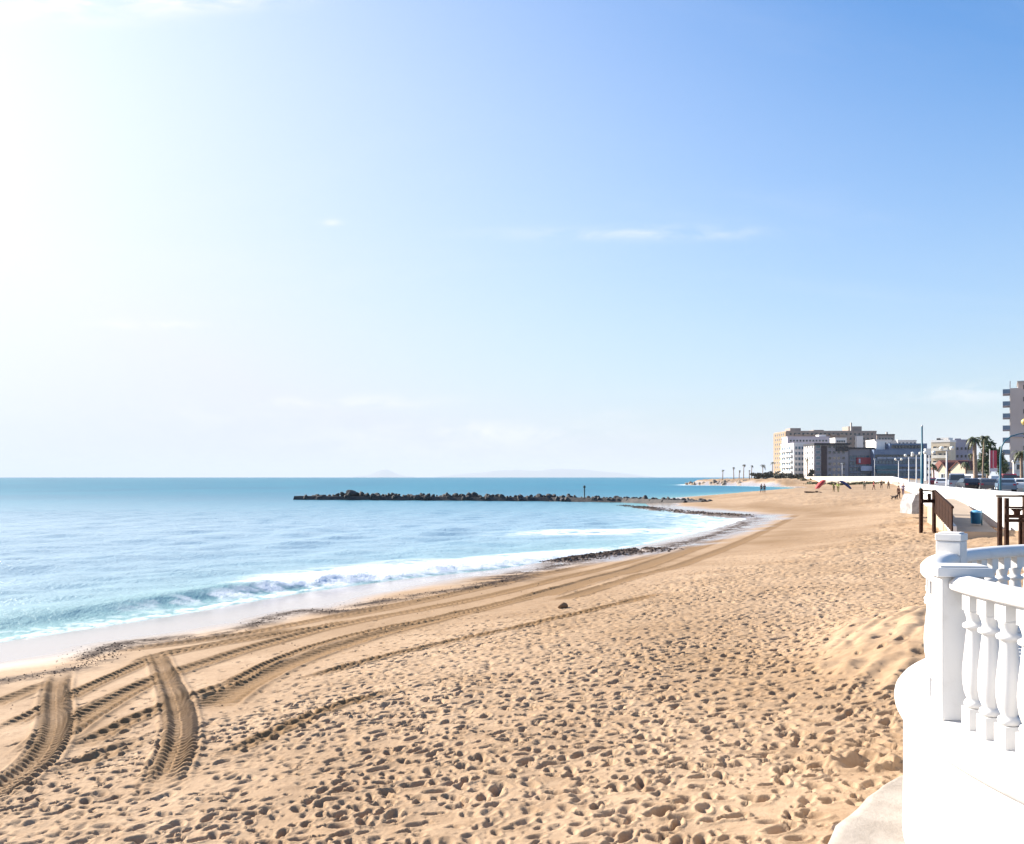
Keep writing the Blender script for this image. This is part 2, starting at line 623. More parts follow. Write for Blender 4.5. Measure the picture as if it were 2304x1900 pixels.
def beach_z(X, Y):
    h, s0 = base_h(X, Y)
    s = s0 + 1.2 * (fbm(X / 7, Y / 7, 5, 3) - 0.5)
    near = 1 / (1 + (Y / 200) ** 2)
    z = h + 0.10 * (fbm(X / 5, Y / 5, 3, 3) - 0.5) * sstep(4, 12, s)
    z = z + 0.05 * (fbm(X / 1.3, Y / 1.3, 8, 3) - 0.5) * sstep(6, 14, s)
    # wind-blown mound by the terrace wall
    mx, my = X - MOUND[0], Y - MOUND[1]
    u, v = mx * 0.458 + my * 0.889, -mx * 0.889 + my * 0.458
    mq = (u / 3.6) ** 2 + (v / 1.35) ** 2
    mound = np.exp(-mq * 0.9) * (0.85 + 0.5 * fbm(X / 1.2, Y / 1.2, 66, 3))
    mmask = sstep(0.20, 0.42, mound)
    z = z + 0.50 * mound + 0.10 * (fbm(X / 0.35, Y / 0.35, 68, 3) - 0.5) * mmask
    rip = 0.5 + 0.5 * np.sin((u * 0.12 + v * 0.99) * 2 * np.pi / 0.36 + 7.0 * fbm(X / 0.9, Y / 0.9, 21, 3))
    z = z + 0.05 * rip * mmask * sstep(0.25, 0.6, fbm(X / 0.8, Y / 0.8, 27, 2))
    # trodden sand
    edge = s + 2.6 * (fbm(X / 4, Y / 4, 44, 3) - 0.5)
    churn = sstep(14.2, 16.4, edge) * (1 - 0.90 * mmask)
    some = sstep(9.0, 14.0, edge) * 0.22 * (1 - churn) * (1 - 0.9 * mmask)
    patch = 0.55 + 0.6 * sstep(0.35, 0.6, fbm(X / 2.6, Y / 2.6, 71, 3))
    smooth_strip = sstep(0.50, 0.62, fbm(X / 3.5 + 5, Y / 1.6, 91, 3)) * sstep(12, 7, Y) * 0.55
    churn = churn * (1 - smooth_strip)
    prob = np.clip(churn * 0.98 + some, 0, 1)
    d = prints(X, Y, 0.235, 100, 0.100, 0.052, prob * 0.85, 0.074)
    d2 = prints(X + 1.3, Y + 0.7, 0.20, 200, 0.062, 0.042, prob * 0.62, 0.045)
    d3 = prints(X + 3.7, Y + 1.9, 0.11, 300, 0.032, 0.025, prob * 0.5, 0.018)
    d4 = prints(X + 2.1, Y + 5.3, 0.265, 400, 0.104, 0.050, prob * 0.62, 0.070)
    d = np.where(np.abs(d) > np.abs(d4), d, d4)
    d = np.where(np.abs(d) > np.abs(d2), d, d2) + d3
    lump = (fbm(X / 0.30, Y / 0.30, 31, 2) - 0.5) * 0.035 * churn
    lump = lump + (fbm(X / 0.6, Y / 0.75, 37, 3, 0.6) - 0.5) * 0.30 * churn * sstep(16, 55, Y)
    detail = (d * patch + lump) * near
    # big dug hole near the terrace
    pq = np.hypot((X - PIT[0]) / 0.22, (Y - PIT[1]) / 0.16)
    detail = detail - 0.10 * (1 - sstep(0.3, 1.0, pq)) + 0.05 * np.exp(-((pq - 1.3) / 0.3) ** 2)
    damp = np.zeros(X.shape)
    tmask = np.zeros(X.shape)
    tz = np.zeros(X.shape)
    for ti, (pts, hw, dp, pitch, lug) in enumerate(tracks_w):
        P = smooth_path(pts)
        A_ = np.array(P)
        for _k in range(14):
            A_[1:-1] = (A_[:-2] + 2 * A_[1:-1] + A_[2:]) / 4
        P = [tuple(q_) for q_ in A_]
        xs, ys_ = [p[0] for p in P], [p[1] for p in P]
        m = (X > min(xs) - 1.5) & (X < max(xs) + 1.5) & (Y > min(ys_) - 1.5) & (Y < max(ys_) + 1.5)
        ii = np.nonzero(m)[0]
        if not len(ii):
            continue
        dd, arc, side = seg_dist(X[ii], Y[ii], P)
        total = sum(math.dist(a, b) for a, b in zip(P[:-1], P[1:]))
        end = sstep(0, 3.0 if ti > len(tracks_w) - 3 else 1.4, arc) * sstep(0, 1.4, total - arc)
        wob = 1 + 0.12 * (fbm(X[ii] / 1.1, Y[ii] / 1.1, 7 + ti, 2) - 0.5)
        q = dd / (hw * wob)
        ins = (1 - sstep(0.80, 1.08, q)) * end
        sgn = np.sign(side)
        ph = arc / pitch + sgn * 0.25 + dd * 0.9 / pitch * 0.6
        bar = sstep(0.25, 0.75, 0.5 + 0.5 * np.sin(ph * 2 * np.pi)) * (0.35 + 0.65 * sstep(0.25, 0.75, q))
        wear = 0.65 + 0.6 * fbm(X[ii] / 1.7, Y[ii] / 1.7, 57 + ti, 3)
        dz_ = -dp * ins * 0.75 + ins * bar * 0.085 * lug * wear
        ridge = 0.028 * np.exp(-((q - 1.2) / 0.14) ** 2) * end * (0.5 + fbm(X[ii] / 0.4, Y[ii] / 0.4, 19, 2))
        scale_f = 1 / (1 + (Y[ii] / 75) ** 2)
        k = tz[ii]
        tz[ii] = k * (1 - ins) + dz_ * scale_f * 1.0 + ridge * scale_f
        tmask[ii] = np.maximum(tmask[ii], ins)
        dampv = np.exp(-(q / (1.2 if ti > len(tracks_w) - 3 else 1.5)) ** 4) * end * ((0.45 if ti > len(tracks_w) - 3 else 0.7) + 0.75 * fbm(X[ii] / 0.8, Y[ii] / 0.8, 77 + ti, 3))
        damp[ii] = np.maximum(damp[ii], dampv)
    detail = detail * (1 - 0.9 * tmask) + tz
    # seaweed line
    wd, warc, _ = seg_dist(X, Y, wrack_w)
    wn = fbm(X / 0.9, Y / 0.9, 13, 4, 0.65)
    width = 0.30 + 0.9 * sstep(0.45, 0.72, fbm(warc / 6.0, warc * 0 + 3.3, 15, 2)) + 0.012 * Y
    weed = np.exp(-(wd / width) ** 2) * sstep(0.38, 0.6, wn + 0.05)
    bu, bv = (X - 6.0) * 0.70 + (Y - 53.0) * 0.714, -(X - 6.0) * 0.714 + (Y - 53.0) * 0.70
    bank = np.exp(-(bu / 5.0) ** 4 - (bv / 1.15) ** 2) * sstep(0.33, 0.5, fbm(X / 0.9, Y / 0.9, 41, 4, 0.65))
    rd, _ra, _rs = seg_dist(X, Y, [(18, 156), (21, 132), (24, 116), (27, 106)])
    root = np.exp(-(rd / 2.6) ** 2) * sstep(0.33, 0.52, fbm(X / 2, Y / 3, 42, 4, 0.65))
    z = z + 0.22 * bank + 0.25 * root
    far_line = np.exp(-(s / 3.0) ** 2) * sstep(170, 200, Y) * sstep(330, 300, Y) * sstep(0.4, 0.65, fbm(X / 6, Y / 6, 43, 3)) * 0.8
    weed = np.clip(np.maximum(np.maximum(weed, bank), np.maximum(root, far_line)), 0, 1)
    detail = detail + 0.06 * weed * (fbm(X / 0.18, Y / 0.18, 51, 2)) * near
    big = sstep(0.52, 0.72, fbm(X / 9 + 2, Y / 16, 63, 4))
    damp = np.clip(damp + 0.40 * big * sstep(6, 10, s) + 0.5 * np.exp(-((s - 8) / 3.2) ** 2) * sstep(20, 45, Y) * 1.6 * fbm(X / 2.5, Y / 2.5, 81, 3), 0, 1)
    wet = 1 - sstep(3.4, 6.0, s + 1.2 * (fbm(X / 3, Y / 3, 23, 3) - 0.5) * 2)
    # headland: rocky bank behind the second bay
    hm = sstep(440, 462, Y) * sstep(-1, 3, s0)
    z = z + hm * np.minimum(2.4, 0.35 * np.clip(s0, 0, 8)) * (0.6 + 0.8 * fbm(X / 4, Y / 4, 88, 3)) * (1 - sstep(5, 30, s0) * 0.4)
    z = z + detail
    return z, {'damp': damp, 'weed': weed, 'wet': wet, 'fine': sstep(6, 12, s) * (1 - 0.85 * mmask)}


sm = bpy.data.materials.new('beach_sand')
sm.use_nodes = True
t = NT(sm.node_tree)
out = t.n('ShaderNodeOutputMaterial')
p = t.n('ShaderNodeBsdfPrincipled')
t.l(p.outputs[0], out.inputs['Surface'])
v = t.n('ShaderNodeTexCoord').outputs['Object']
n1 = t.ramp(t.noise(v, 0.35, 5, 0.6), 0.35, 0.65)
n2 = t.ramp(t.noise(v, 9.0, 4, 0.6), 0.3, 0.7)
n3 = t.noise(v, 60.0, 3, 0.7)
c = t.mix(n1, (0.432, 0.300, 0.190), (0.357, 0.240, 0.146))
c = t.mix(t.math('MULTIPLY', n2, 0.45), c, (0.275, 0.178, 0.104))
c = t.mix(t.ramp(n3, 0.58, 0.76, 0, 0.5), c, (0.23, 0.150, 0.092))
n4 = t.ramp(t.noise(v, 2.6, 5, 0.75), 0.48, 0.64, 0, 0.6)
c = t.mix(t.math('MULTIPLY', n4, t.attr('fine')), c, (0.265, 0.170, 0.098))
c = t.mix(t.math('MULTIPLY', t.attr('damp'), 0.95), c, (0.205, 0.120, 0.055))
c = t.mix(t.math('MULTIPLY', t.attr('wet'), 0.9), c, (0.40, 0.335, 0.285))
wfac = t.math('MULTIPLY', t.attr('weed'), t.ramp(t.noise(v, 5.0, 5, 0.7), 0.30, 0.48), clamp=True)
c = t.mix(wfac, c, (0.045, 0.027, 0.019))
t.l(c, p.inputs['Base Color'])
wetdry = t.math('MULTIPLY', t.attr('wet'), t.math('SUBTRACT', 1.0, wfac))
rr = t.n('ShaderNodeMapRange')
t.l(wetdry, rr.inputs['Value'])
rr.inputs['To Min'].default_value = 0.95
rr.inputs['To Max'].default_value = 0.14
t.l(rr.outputs[0], p.inputs['Roughness'])
sp = t.n('ShaderNodeMapRange')
t.l(wetdry, sp.inputs['Value'])
sp.inputs['To Min'].default_value = 0.15
sp.inputs['To Max'].default_value = 0.95
t.l(sp.outputs[0], p.inputs['Specular IOR Level'])
hgt = t.math('ADD', t.math('MULTIPLY', t.noise(v, 18.0, 5, 0.7), t.math('ADD', t.math('MULTIPLY', t.attr('fine'), 0.9), 0.03)), 0.0)
t.l(t.bump(hgt, 0.5, 0.03), p.inputs['Normal'])

beach = grid_mesh('beach', geo_rows(4.3, [(25, 0.0023), (60, 0.0035), (620, 0.0070)]), np.concatenate([np.linspace(-0.9, -0.63, 36), np.linspace(-0.625, 0.5, 600), np.linspace(0.503, 0.78, 84)]), beach_z, sm, ('damp', 'weed', 'wet', 'fine'))
kind(beach, 'structure')


def beach_point(X, Y):
    z, _ = beach_z(np.array([X]), np.array([Y]))
    return float(z[0])


# ------------------------------------------------------------------ the sea
CREST = [(-22, 20.5), (-18.6, 26.4), (-16.6, 29.4), (-14.8, 32.2), (-12.9, 35.0), (-10.2, 38.4), (-7.6, 41.2), (-5.0, 43.8), (-1.6, 47.4), (3.0, 53.6), (5.5, 58.0)]
_ws = [(rng.uniform(1.4, 7.0), rng.normal(R(60), 0.55), rng.uniform(0, 6.28)) for _ in range(16)]


def sea_z(X, Y):
    s = shore_s(X, Y)
    depth = np.clip(-s, 0, 60)
    z = np.zeros(X.shape)
    fade = 1 / (1 + (Y / 130) ** 2)
    for wl, a, ph in _ws:
        k = 2 * np.pi / wl
        z = z + 0.0085 * wl ** 0.75 * np.sin(k * (X * math.cos(a) - Y * math.sin(a)) + ph + 2.4 * vnoise(X / 9, Y / 9, 3))
    z = z * fade * (0.25 + 0.75 * sstep(0, 12, depth)) * sstep(-0.2, 3, depth)
    swell = 0.11 * np.sin(depth * 2 * np.pi / 11.0 + 3.0 * fbm(X / 22, Y / 22, 9, 2)) * sstep(9, 18, depth) * (1 - sstep(60, 110, Y))
    z = z + swell
    cd, arc, side = seg_dist(X, Y, CREST)
    q = np.where(side > 0, cd, -cd)                      # + seaward of the crest
    A = np.interp(arc, [0, 7, 12, 17, 21, 26, 31, 36, 42, 48], [0.06, 0.16, 0.27, 0.38, 0.40, 0.34, 0.28, 0.24, 0.2, 0.0])
    prof = np.where(q > 0, np.exp(-(q / 2.6) ** 2), np.exp(-(q / 0.85) ** 2))
    bumpy = 1 + 0.8 * (fbm(X / 0.7, Y / 0.7, 61, 3) - 0.5) * sstep(17, 24, arc)
    z = z + A * prof * bumpy
    # foam
    fn = fbm(X / 1.1, Y / 0.55, 33, 5, 0.62)
    fine = fbm(X / 0.35, Y / 0.3, 35, 4, 0.65)
    fr = fbm(X / 3.5, Y / 3.0, 37, 3)
    ends = sstep(19.0, 23.5, arc) * sstep(49, 44, arc)
    back = np.interp(arc, [18, 24, 30, 38, 46], [1.2, 7.0, 8.5, 6.0, 3.0])
    f1 = ends * sstep(-1.2, -0.3, q) * (1 - sstep(0.2, 1.0, q / back)) * (0.12 + sstep(0.30, 0.55, fn + 0.18 * np.exp(-(q / 1.5) ** 2)))
    lace = sstep(12, 19, arc) * np.exp(-((q + 0.9) / 0.5) ** 2) * sstep(0.42, 0.62, fn)
    edge = 0.75 * np.exp(-((s + 0.15) / 0.35) ** 2) * sstep(0.30, 0.55, fine) * sstep(150, 100, Y)
    edge2 = np.exp(-((s + 2.0 - 2 * fr) / 0.55) ** 2) * sstep(0.45, 0.62, fine) * 0.6 * sstep(150, 100, Y)
    p1 = np.exp(-(((X - 7.5) * 0.90 + (Y - 78) * 0.43) / 6.5) ** 2 - ((-(X - 7.5) * 0.43 + (Y - 78) * 0.90) / 3.2) ** 2)
    p2 = np.exp(-((X - 20.5) / 4.0) ** 2 - ((Y - 88) / 9) ** 2) * 0.75
    p3 = np.exp(-((X - 22) / 8) ** 2 - ((Y - 106) / 13) ** 2) * 0.65
    patchy = np.clip(1.3 * p1, 0, 1) * sstep(0.32, 0.56, fn) + np.clip(0.6 * p2 + 0.6 * p3, 0, 0.6) * sstep(0.40, 0.62, fn)
    f3 = np.exp(-(s / 4.5) ** 2) * sstep(60, 80, Y) * sstep(150, 120, Y) * 0.35 * sstep(0.3, 0.6, fn)
    far_surf = np.exp(-((s + 2) / 4) ** 2) * sstep(430, 470, Y) * 0.9
    foam = np.clip(f1 * 1.15 + 0.75 * lace + 0.85 * edge + 0.5 * edge2 + patchy + f3 + far_surf, 0, 1)
    z = z + 0.10 * foam * fine * (Y < 120)
    shallow = np.exp(-depth / 7.0)
    inshore = np.exp(-np.maximum(0, Y - 90) / 70.0)
    return SEA + z, {'foam': foam, 'shallow': shallow, 'inshore': inshore}


sw = bpy.data.materials.new('sea_water')
sw.use_nodes = True
t = NT(sw.node_tree)
out = t.n('ShaderNodeOutputMaterial')
p = t.n('ShaderNodeBsdfPrincipled')
v = t.n('ShaderNodeTexCoord').outputs['Object']
mpg = t.n('ShaderNodeMapping')
mpg.inputs['Rotation'].default_value = (0, 0, R(28))
mpg.inputs['Scale'].default_value = (1.0, 0.7, 1.0)
t.l(v, mpg.inputs['Vector'])
big = t.ramp(t.noise(mpg.outputs[0], 0.018, 4, 0.6), 0.35, 0.65)
c = t.mix(big, (0.008, 0.165, 0.240), (0.010, 0.130, 0.205))
c = t.mix(t.math('MULTIPLY', t.attr('inshore'), 0.95), c, (0.25, 0.37, 0.44))
c = t.mix(t.math('MULTIPLY', t.attr('shallow'), 0.8), c, (0.16, 0.335, 0.30))
t.l(c, p.inputs['Base Color'])
t.l(t.math('MULTIPLY_ADD', t.attr('inshore'), -0.10, 0.34), p.inputs['Roughness'])
t.l(t.math('MULTIPLY_ADD', t.attr('inshore'), 0.42, 0.11), p.inputs['Specular IOR Level'])
p.inputs['IOR'].default_value = 1.33
h1 = t.noise(mpg.outputs[0], 1.3, 6, 0.65)
h2 = t.noise(mpg.outputs[0], 4.0, 5, 0.65)
nb = t.bump(h1, 1.0, 0.13)
nb = t.bump(h2, 0.9, 0.06, nb)
t.l(nb, p.inputs['Normal'])
fo = t.n('ShaderNodeBsdfPrincipled')
fo.inputs['Base Color'].default_value = (0.80, 0.82, 0.83, 1)
fo.inputs['Roughness'].default_value = 0.7
t.l(t.bump(t.noise(v, 7.0, 6, 0.7), 0.9, 0.09), fo.inputs['Normal'])
ms = t.n('ShaderNodeMixShader')
ff = t.math('MULTIPLY', t.attr('foam'), t.ramp(t.noise(v, 3.2, 6, 0.7), 0.28, 0.5, 0.35, 1.25), clamp=True)
t.l(ff, ms.inputs[0])
t.l(p.outputs[0], ms.inputs[1])
t.l(fo.outputs[0], ms.inputs[2])
t.l(ms.outputs[0], out.inputs['Surface'])

sea = grid_mesh('sea', geo_rows(14, [(130, 0.0048), (8000, 0.014)]), np.concatenate([np.linspace(-3, -0.86, 30), np.linspace(-0.85, 0.5, 370)]), sea_z, sw, ('foam', 'shallow', 'inshore'))
kind(sea, 'structure')

# distant hills across the water
hill_mat = make_mat('hill_scrub', (0.10, 0.10, 0.07), 0.9, (0.16, 0.13, 0.10), 0.002)
HD = 40000


def far_hill(px0, px1, peak, seed):
    n = 60
    mb = MB()
    vs, fs = [], []
    for i in range(n + 1):
        u = i / n
        px = px0 + (px1 - px0) * u
        env = math.sin(math.pi * u) ** 0.8
        nn = float(fbm(np.array([u * 5.0 + seed]), np.array([seed * 1.7]), 5, 4)[0])
        h = peak(u) if callable(peak) else peak * env * (0.45 + 1.1 * nn)
        X = (px - CX) / FPX * HD
        top = h / FPX * HD
        vs += [(X, HD - 1200, -60), (X, HD - 450, top * 0.55), (X, HD, top), (X, HD + 900, -60)]
    for i in range(n):
        for k in range(3):
            fs.append((i * 4 + k, i * 4 + 4 + k, i * 4 + 5 + k, i * 4 + 1 + k))
    mb.add(vs, fs, 0, True)
    return kind(mb.build('hill', hill_mat), 'structure')


far_hill(800, 930, lambda u: 15 * math.exp(-((u - 0.5) / 0.22) ** 2) + 1.5, 1.0)
far_hill(980, 1470, 15, 3.0)

# ------------------------------------------------------------------ the raised land behind the sea wall
WALL = [(7.6, 3.0), (10.4, 10), (21.0, 33), (26.0, 45.4), (30.4, 58), (41.6, 88), (83, 190), (142, 333), (157, 476), (150, 490)]
LAND = WALL + [(141, 502), (130, 512), (122, 524), (124, 545), (205, 700), (515, 1300), (2600, 4000), (5500, 4000), (5500, -40), (6.2, -40)]
LZ = -1.62
mb = MB()
n = len(LAND)
LAND = [(x + (0.2 if i < len(WALL) else 0), y) for i, (x, y) in enumerate(LAND)]
mb.add([(x, y, LZ) for x, y in LAND] + [(x, y, -7.0) for x, y in LAND], [tuple(range(n))] + [(i, i + n, (i + 1) % n + n, (i + 1) % n) for i in range(n)])
kind(mb.build('ground', make_mat('promenade_ground', (0.34, 0.29, 0.24), 0.9, (0.27, 0.23, 0.19), 0.15)), 'structure')
# road along the promenade
mb = MB()
rp = [(15, 0), (26, 30), (35, 52), (47, 80), (90, 180), (152, 325), (178, 440)]
vs, fs = [], []
for x, y in rp:
    vs += [(x, y, LZ + 0.006), (x + 7, y - 2.4, LZ + 0.006)]
for i in range(len(rp) - 1):
    fs.append((2 * i, 2 * i + 1, 2 * i + 3, 2 * i + 2))
mb.add(vs, fs)
kind(mb.build('road', make_mat('asphalt', (0.055, 0.055, 0.058), 0.85, (0.07, 0.07, 0.07), 0.4)), 'structure')


# sea walls
def ribbon_wall(name, label, pts, tops, z0, th, mat, coping=None):
    """a wall along a path: thickness th towards the land (right of the path)"""
    root = thing(name, label, 'wall', (pts[0][0], pts[0][1], z0))
    bx, by, bz = root.location
    nrm = []
    for i in range(len(pts)):
        a, b = pts[max(i - 1, 0)], pts[min(i + 1, len(pts) - 1)]
        L = math.hypot(b[0] - a[0], b[1] - a[1])
        nrm.append(((b[1] - a[1]) / L, -(b[0] - a[0]) / L))

    def strip(mb, o0, o1, zl, zh):
        vs, fs = [], []
        for (x, y), (nx, ny), lo, hi in zip(pts, nrm, zl, zh):
            for o_, z_ in ((o0, lo), (o0, hi), (o1, hi), (o1, lo)):
                vs.append((x + nx * o_ - bx, y + ny * o_ - by, z_ - bz))
        for i in range(len(pts) - 1):
            for k in range(4):
                j = (k + 1) % 4
                fs.append((4 * i + k, 4 * i + j, 4 * i + 4 + j, 4 * i + 4 + k))
        e = 4 * (len(pts) - 1)
        fs += [(0, 3, 2, 1), (e, e + 1, e + 2, e + 3)]
        mb.add(vs, fs)
    m1 = MB()
    strip(m1, 0, th, [z0] * len(pts), tops)
    m1.build('wall_face', mat, root)
    if coping:
        m2 = MB()
        strip(m2, -0.06, th + 0.06, [t_ + 0.002 for t_ in tops], [t_ + coping for t_ in tops])
        m2.build('coping', white_smooth, root)
    return root


ribbon_wall('sea_wall', 'long white rendered sea wall running along the back of the beach', WALL[1:7], [-0.85, -0.88, -0.90, -0.92, -0.95, -0.95], -4.5, 0.4, white_stucco, 0.09)
cream_wall = make_mat('cream_render', (0.66, 0.56, 0.45), 0.9, (0.56, 0.47, 0.38), 0.3)
ribbon_wall('promenade_wall', 'far cream promenade wall below the grey glass fronted blocks', [(84.5, 190), (120, 276), (142, 333), (150, 405), (157, 476)], [-0.9, -0.45, 0.1, 0.1, 0.1], -4.0, 0.5, cream_wall, 0.12)

# ------------------------------------------------------------------ the curved terrace with its balustrade
TC = (5.85, 5.1)
TR = 3.1
PZ = -1.5


def arc_sweep(mb, prof, a0, a1, n, mi=0, closed=True, smooth=True):
    """profile of (radius, z) swept round the terrace centre, a0..a1 degrees"""
    vs, fs = [], []
    k = len(prof)
    for i in range(n + 1):
        a = R(a0 + (a1 - a0) * i / n)
        for r_, z_ in prof:
            vs.append((r_ * math.cos(a), r_ * math.sin(a), z_))
    for i in range(n):
        for j in range(k if closed else k - 1):
            jj = (j + 1) % k
            fs.append((i * k + j, i * k + jj, (i + 1) * k + jj, (i + 1) * k + j))
    if closed:
        fs.append(tuple(range(k)))
        fs.append(tuple(n * k + j for j in range(k - 1, -1, -1)))
    mb.add(vs, fs, mi, smooth)


tw = thing('terrace_wall', 'curved white rendered retaining wall of the round terrace, in front', 'wall', (TC[0], TC[1], PZ))
mb = MB()
arc_sweep(mb, [(3.30, -0.17), (3.30, -0.6), (3.31, -1.2), (3.33, -3.0), (2.6, -3.0), (2.6, -0.17)], 20, 300, 90)
mb.build('wall_face', white_stucco, tw)
mb = MB()
arc_sweep(mb, [(2.78, -0.168), (2.78, 0.0), (3.30, 0.0), (3.335, -0.012), (3.355, -0.04), (3.36, -0.07), (3.355, -0.10), (3.335, -0.14), (3.302, -0.168)], 20, 300, 110)
o = mb.build('plinth', white_smooth, tw)
md = o.modifiers.new('edge', 'EDGE_SPLIT')
md.split_angle = R(45)
# terrace paving: ring of slabs
slab_mat = paving
fl = MB()
arc_sweep(fl, [(0.02, -0.30), (0.02, -0.03), (2.775, -0.03), (2.775, -0.30)], 0, 359.9, 60, smooth=False)
kind(fl.build('terrace_floor', slab_mat, None, (TC[0], TC[1], PZ)), 'structure')

bal = thing('balustrade', 'white curved balustrade with turned balusters on the round terrace', 'balustrade', (TC[0], TC[1], PZ))
RAILT = 0.90
rail_prof = [(-0.075, 0.0), (-0.088, 0.014), (-0.088, 0.052), (-0.06, 0.082), (0.0, 0.094), (0.06, 0.082), (0.088, 0.052), (0.088, 0.014), (0.075, 0.0)]
POSTS = [(172.0, 0.25, 0.16, 0.955), (138.0, 0.19, 0.17, 1.055), (84, 0.25, 0.16, 0.955), (40, 0.25, 0.16, 0.955), (214, 0.25, 0.16, 0.955), (252, 0.25, 0.16, 0.955)]
order = sorted(POSTS)
for (aa, *_), (bb, *_) in zip(order[:-1], order[1:]):
    mb = MB()
    arc_sweep(mb, [(TR + u, RAILT - 0.094 + z_) for u, z_ in rail_prof], aa + 1.0, bb - 1.0, 26)
    mb.build('top_rail', white_smooth, bal)
for a, wr, wt, ht in POSTS:
    mb = MB()
    mb.box(-wr / 2, wr / 2, -wt / 2, wt / 2, 0.0, ht - 0.07)
    M = Matrix.Rotation(R(a), 4, 'Z')
    loc = (TR * math.cos(R(a)), TR * math.sin(R(a)), 0.001)
    po = mb.build('post', white_smooth, bal, loc, (0, 0, R(a)), 0.008)
    mb = MB()
    cw, ct = wr / 2 + (0.035 if ht < 1 else 0.005), wt / 2 + (0.035 if ht < 1 else 0.005)
    mb.box(-cw, cw, -ct, ct, ht - 0.069, ht - 0.012)
    mb.box(-cw + 0.02, cw - 0.02, -ct + 0.02, ct - 0.02, ht - 0.012, ht)
    mb.build('post_cap', white_smooth, po, (0, 0, 0), (0, 0, 0), 0.01)
# one turned baluster, shared by all
bp = MB()
bp.box(-0.052, 0.052, -0.052, 0.052, 0.0, 0.125)
bp.lathe([(r_ * 1.1, z_) for r_, z_ in [(0.040, 0.125), (0.050, 0.135), (0.053, 0.150), (0.048, 0.165), (0.038, 0.172), (0.038, 0.182), (0.050, 0.215), (0.058, 0.270), (0.060, 0.32), (0.057, 0.38), (0.050, 0.46), (0.043, 0.54),
          (0.039, 0.585), (0.040, 0.592), (0.056, 0.600), (0.060, 0.612), (0.056, 0.624), (0.040, 0.632), (0.037, 0.645), (0.040, 0.665), (0.048, 0.690), (0.051, 0.703)]], 20)
bp.box(-0.050, 0.050, -0.050, 0.050, 0.703, RAILT - 0.092)
bme = bp.mesh('baluster', white_smooth)
for (aa, wr, wt, _), (bb, wr2, wt2, _) in zip(order[:-1], order[1:]):
    span = bb - aa
    nb_ = max(1, int(round(span / 3.65)) - 1)
    for i in range(nb_):
        a = aa + 0.9 + (span - 0.9) * (i + 1) / (nb_ + 1)
        o = put('baluster', bme, bal, (TR * math.cos(R(a)), TR * math.sin(R(a)), 0.001), (0, 0, R(a)))

# pale concrete footing beside the terrace wall
fp = [(2030, 1752), (1985, 1772), (1945, 1800), (1912, 1838), (1880, 1862), (1862, 1900), (1850, 1940), (1930, 1980), (2050, 1990), (2090, 1900), (2080, 1760)]
pts = [at(px, py, 2.53 * FPX / (py - HY)) for px, py in fp]
cx_, cy_ = sum(p_[0] for p_ in pts) / len(pts), sum(p_[1] for p_ in pts) / len(pts)
bm = bmesh.new()
vs = [bm.verts.new((p_[0] - cx_ + random.uniform(-.02, .02), p_[1] - cy_, 0.0)) for p_ in pts]
f_ = bm.faces.new(vs)
bmesh.ops.triangulate(bm, faces=[f_])
bmesh.ops.subdivide_edges(bm, edges=bm.edges[:], cuts=7, use_grid_fill=True)
for v_ in bm.verts:
    v_.co.z += 0.035 * (float(vnoise(np.array([v_.co.x * 3.1]), np.array([v_.co.y * 3.1]), 4)[0]) - 0.5) - 0.012 * (1 if v_.is_boundary else 0)
r_ = bmesh.ops.extrude_face_region(bm, geom=bm.faces[:])
for v_ in [g for g in r_['geom'] if isinstance(g, bmesh.types.BMVert)]:
    v_.co.z -= 0.5
bmesh.ops.recalc_face_normals(bm, faces=bm.faces)
me = bpy.data.meshes.new('footing')
bm.to_mesh(me)
bm.free()
me.materials.append(concrete)
for q_ in me.polygons:
    q_.use_smooth = True
tag(put('concrete_footing', me, None, (cx_, cy_, -2.50)), 'pale rough concrete footing in the sand beside the terrace wall', 'footing')

# ------------------------------------------------------------------ breakwater of rocks


def rock_mesh(seed, sub=2):
    bm = bmesh.new()
    bmesh.ops.create_icosphere(bm, subdivisions=sub, radius=1.0)
    rr_ = random.Random(seed)
    ax = [Vector((rr_.gauss(0, 1), rr_.gauss(0, 1), rr_.gauss(0, 1))).normalized() for _ in range(9)]
    cut = [rr_.uniform(0.55, 0.9) for _ in ax]
    for v_ in bm.verts:
        k = 1.0
        for a_, c_ in zip(ax, cut):
            dt = v_.co.dot(a_)
            if dt > c_:
                v_.co -= a_ * (dt - c_) * 0.9
    me = bpy.data.meshes.new('rock')
    bm.to_mesh(me)
    bm.free()
    return me


rock_shapes = []
for i in range(7):
    m_ = rock_mesh(40 + i)
    m_.materials.append(rock_dark)
    rock_shapes.append(m_)
BW = [(33, 150), (22, 169.5), (8, 178), (-15, 184), (-46, 190)]
bw = thing('breakwater', 'low dark rock breakwater reaching out into the sea', 'breakwater', (BW[0][0], BW[0][1], SEA))
core = MB()
path = []
for (a, b) in zip(BW[:-1], BW[1:]):
    for k in range(6):
        path.append((a[0] + (b[0] - a[0]) * k / 6, a[1] + (b[1] - a[1]) * k / 6))
path.append(BW[-1])
vs, fs = [], []
for i, (x, y) in enumerate(path):
    a, b = path[max(i - 1, 0)], path[min(i + 1, len(path) - 1)]
    L = math.hypot(b[0] - a[0], b[1] - a[1])
    nx, ny = (b[1] - a[1]) / L, -(b[0] - a[0]) / L
    for o_, z_ in ((-2.6, -1.0), (-1.3, 0.8), (1.3, 0.8), (2.6, -1.0)):
        vs.append((x + nx * o_ - BW[0][0], y + ny * o_ - BW[0][1], z_))
for i in range(len(path) - 1):
    for k in range(3):
        fs.append((4 * i + k, 4 * i + k + 1, 4 * i + 5 + k, 4 * i + 4 + k))
core.add(vs, fs)
core.build('core', rock_dark, bw)
rr = random.Random(5)
blen = [0]
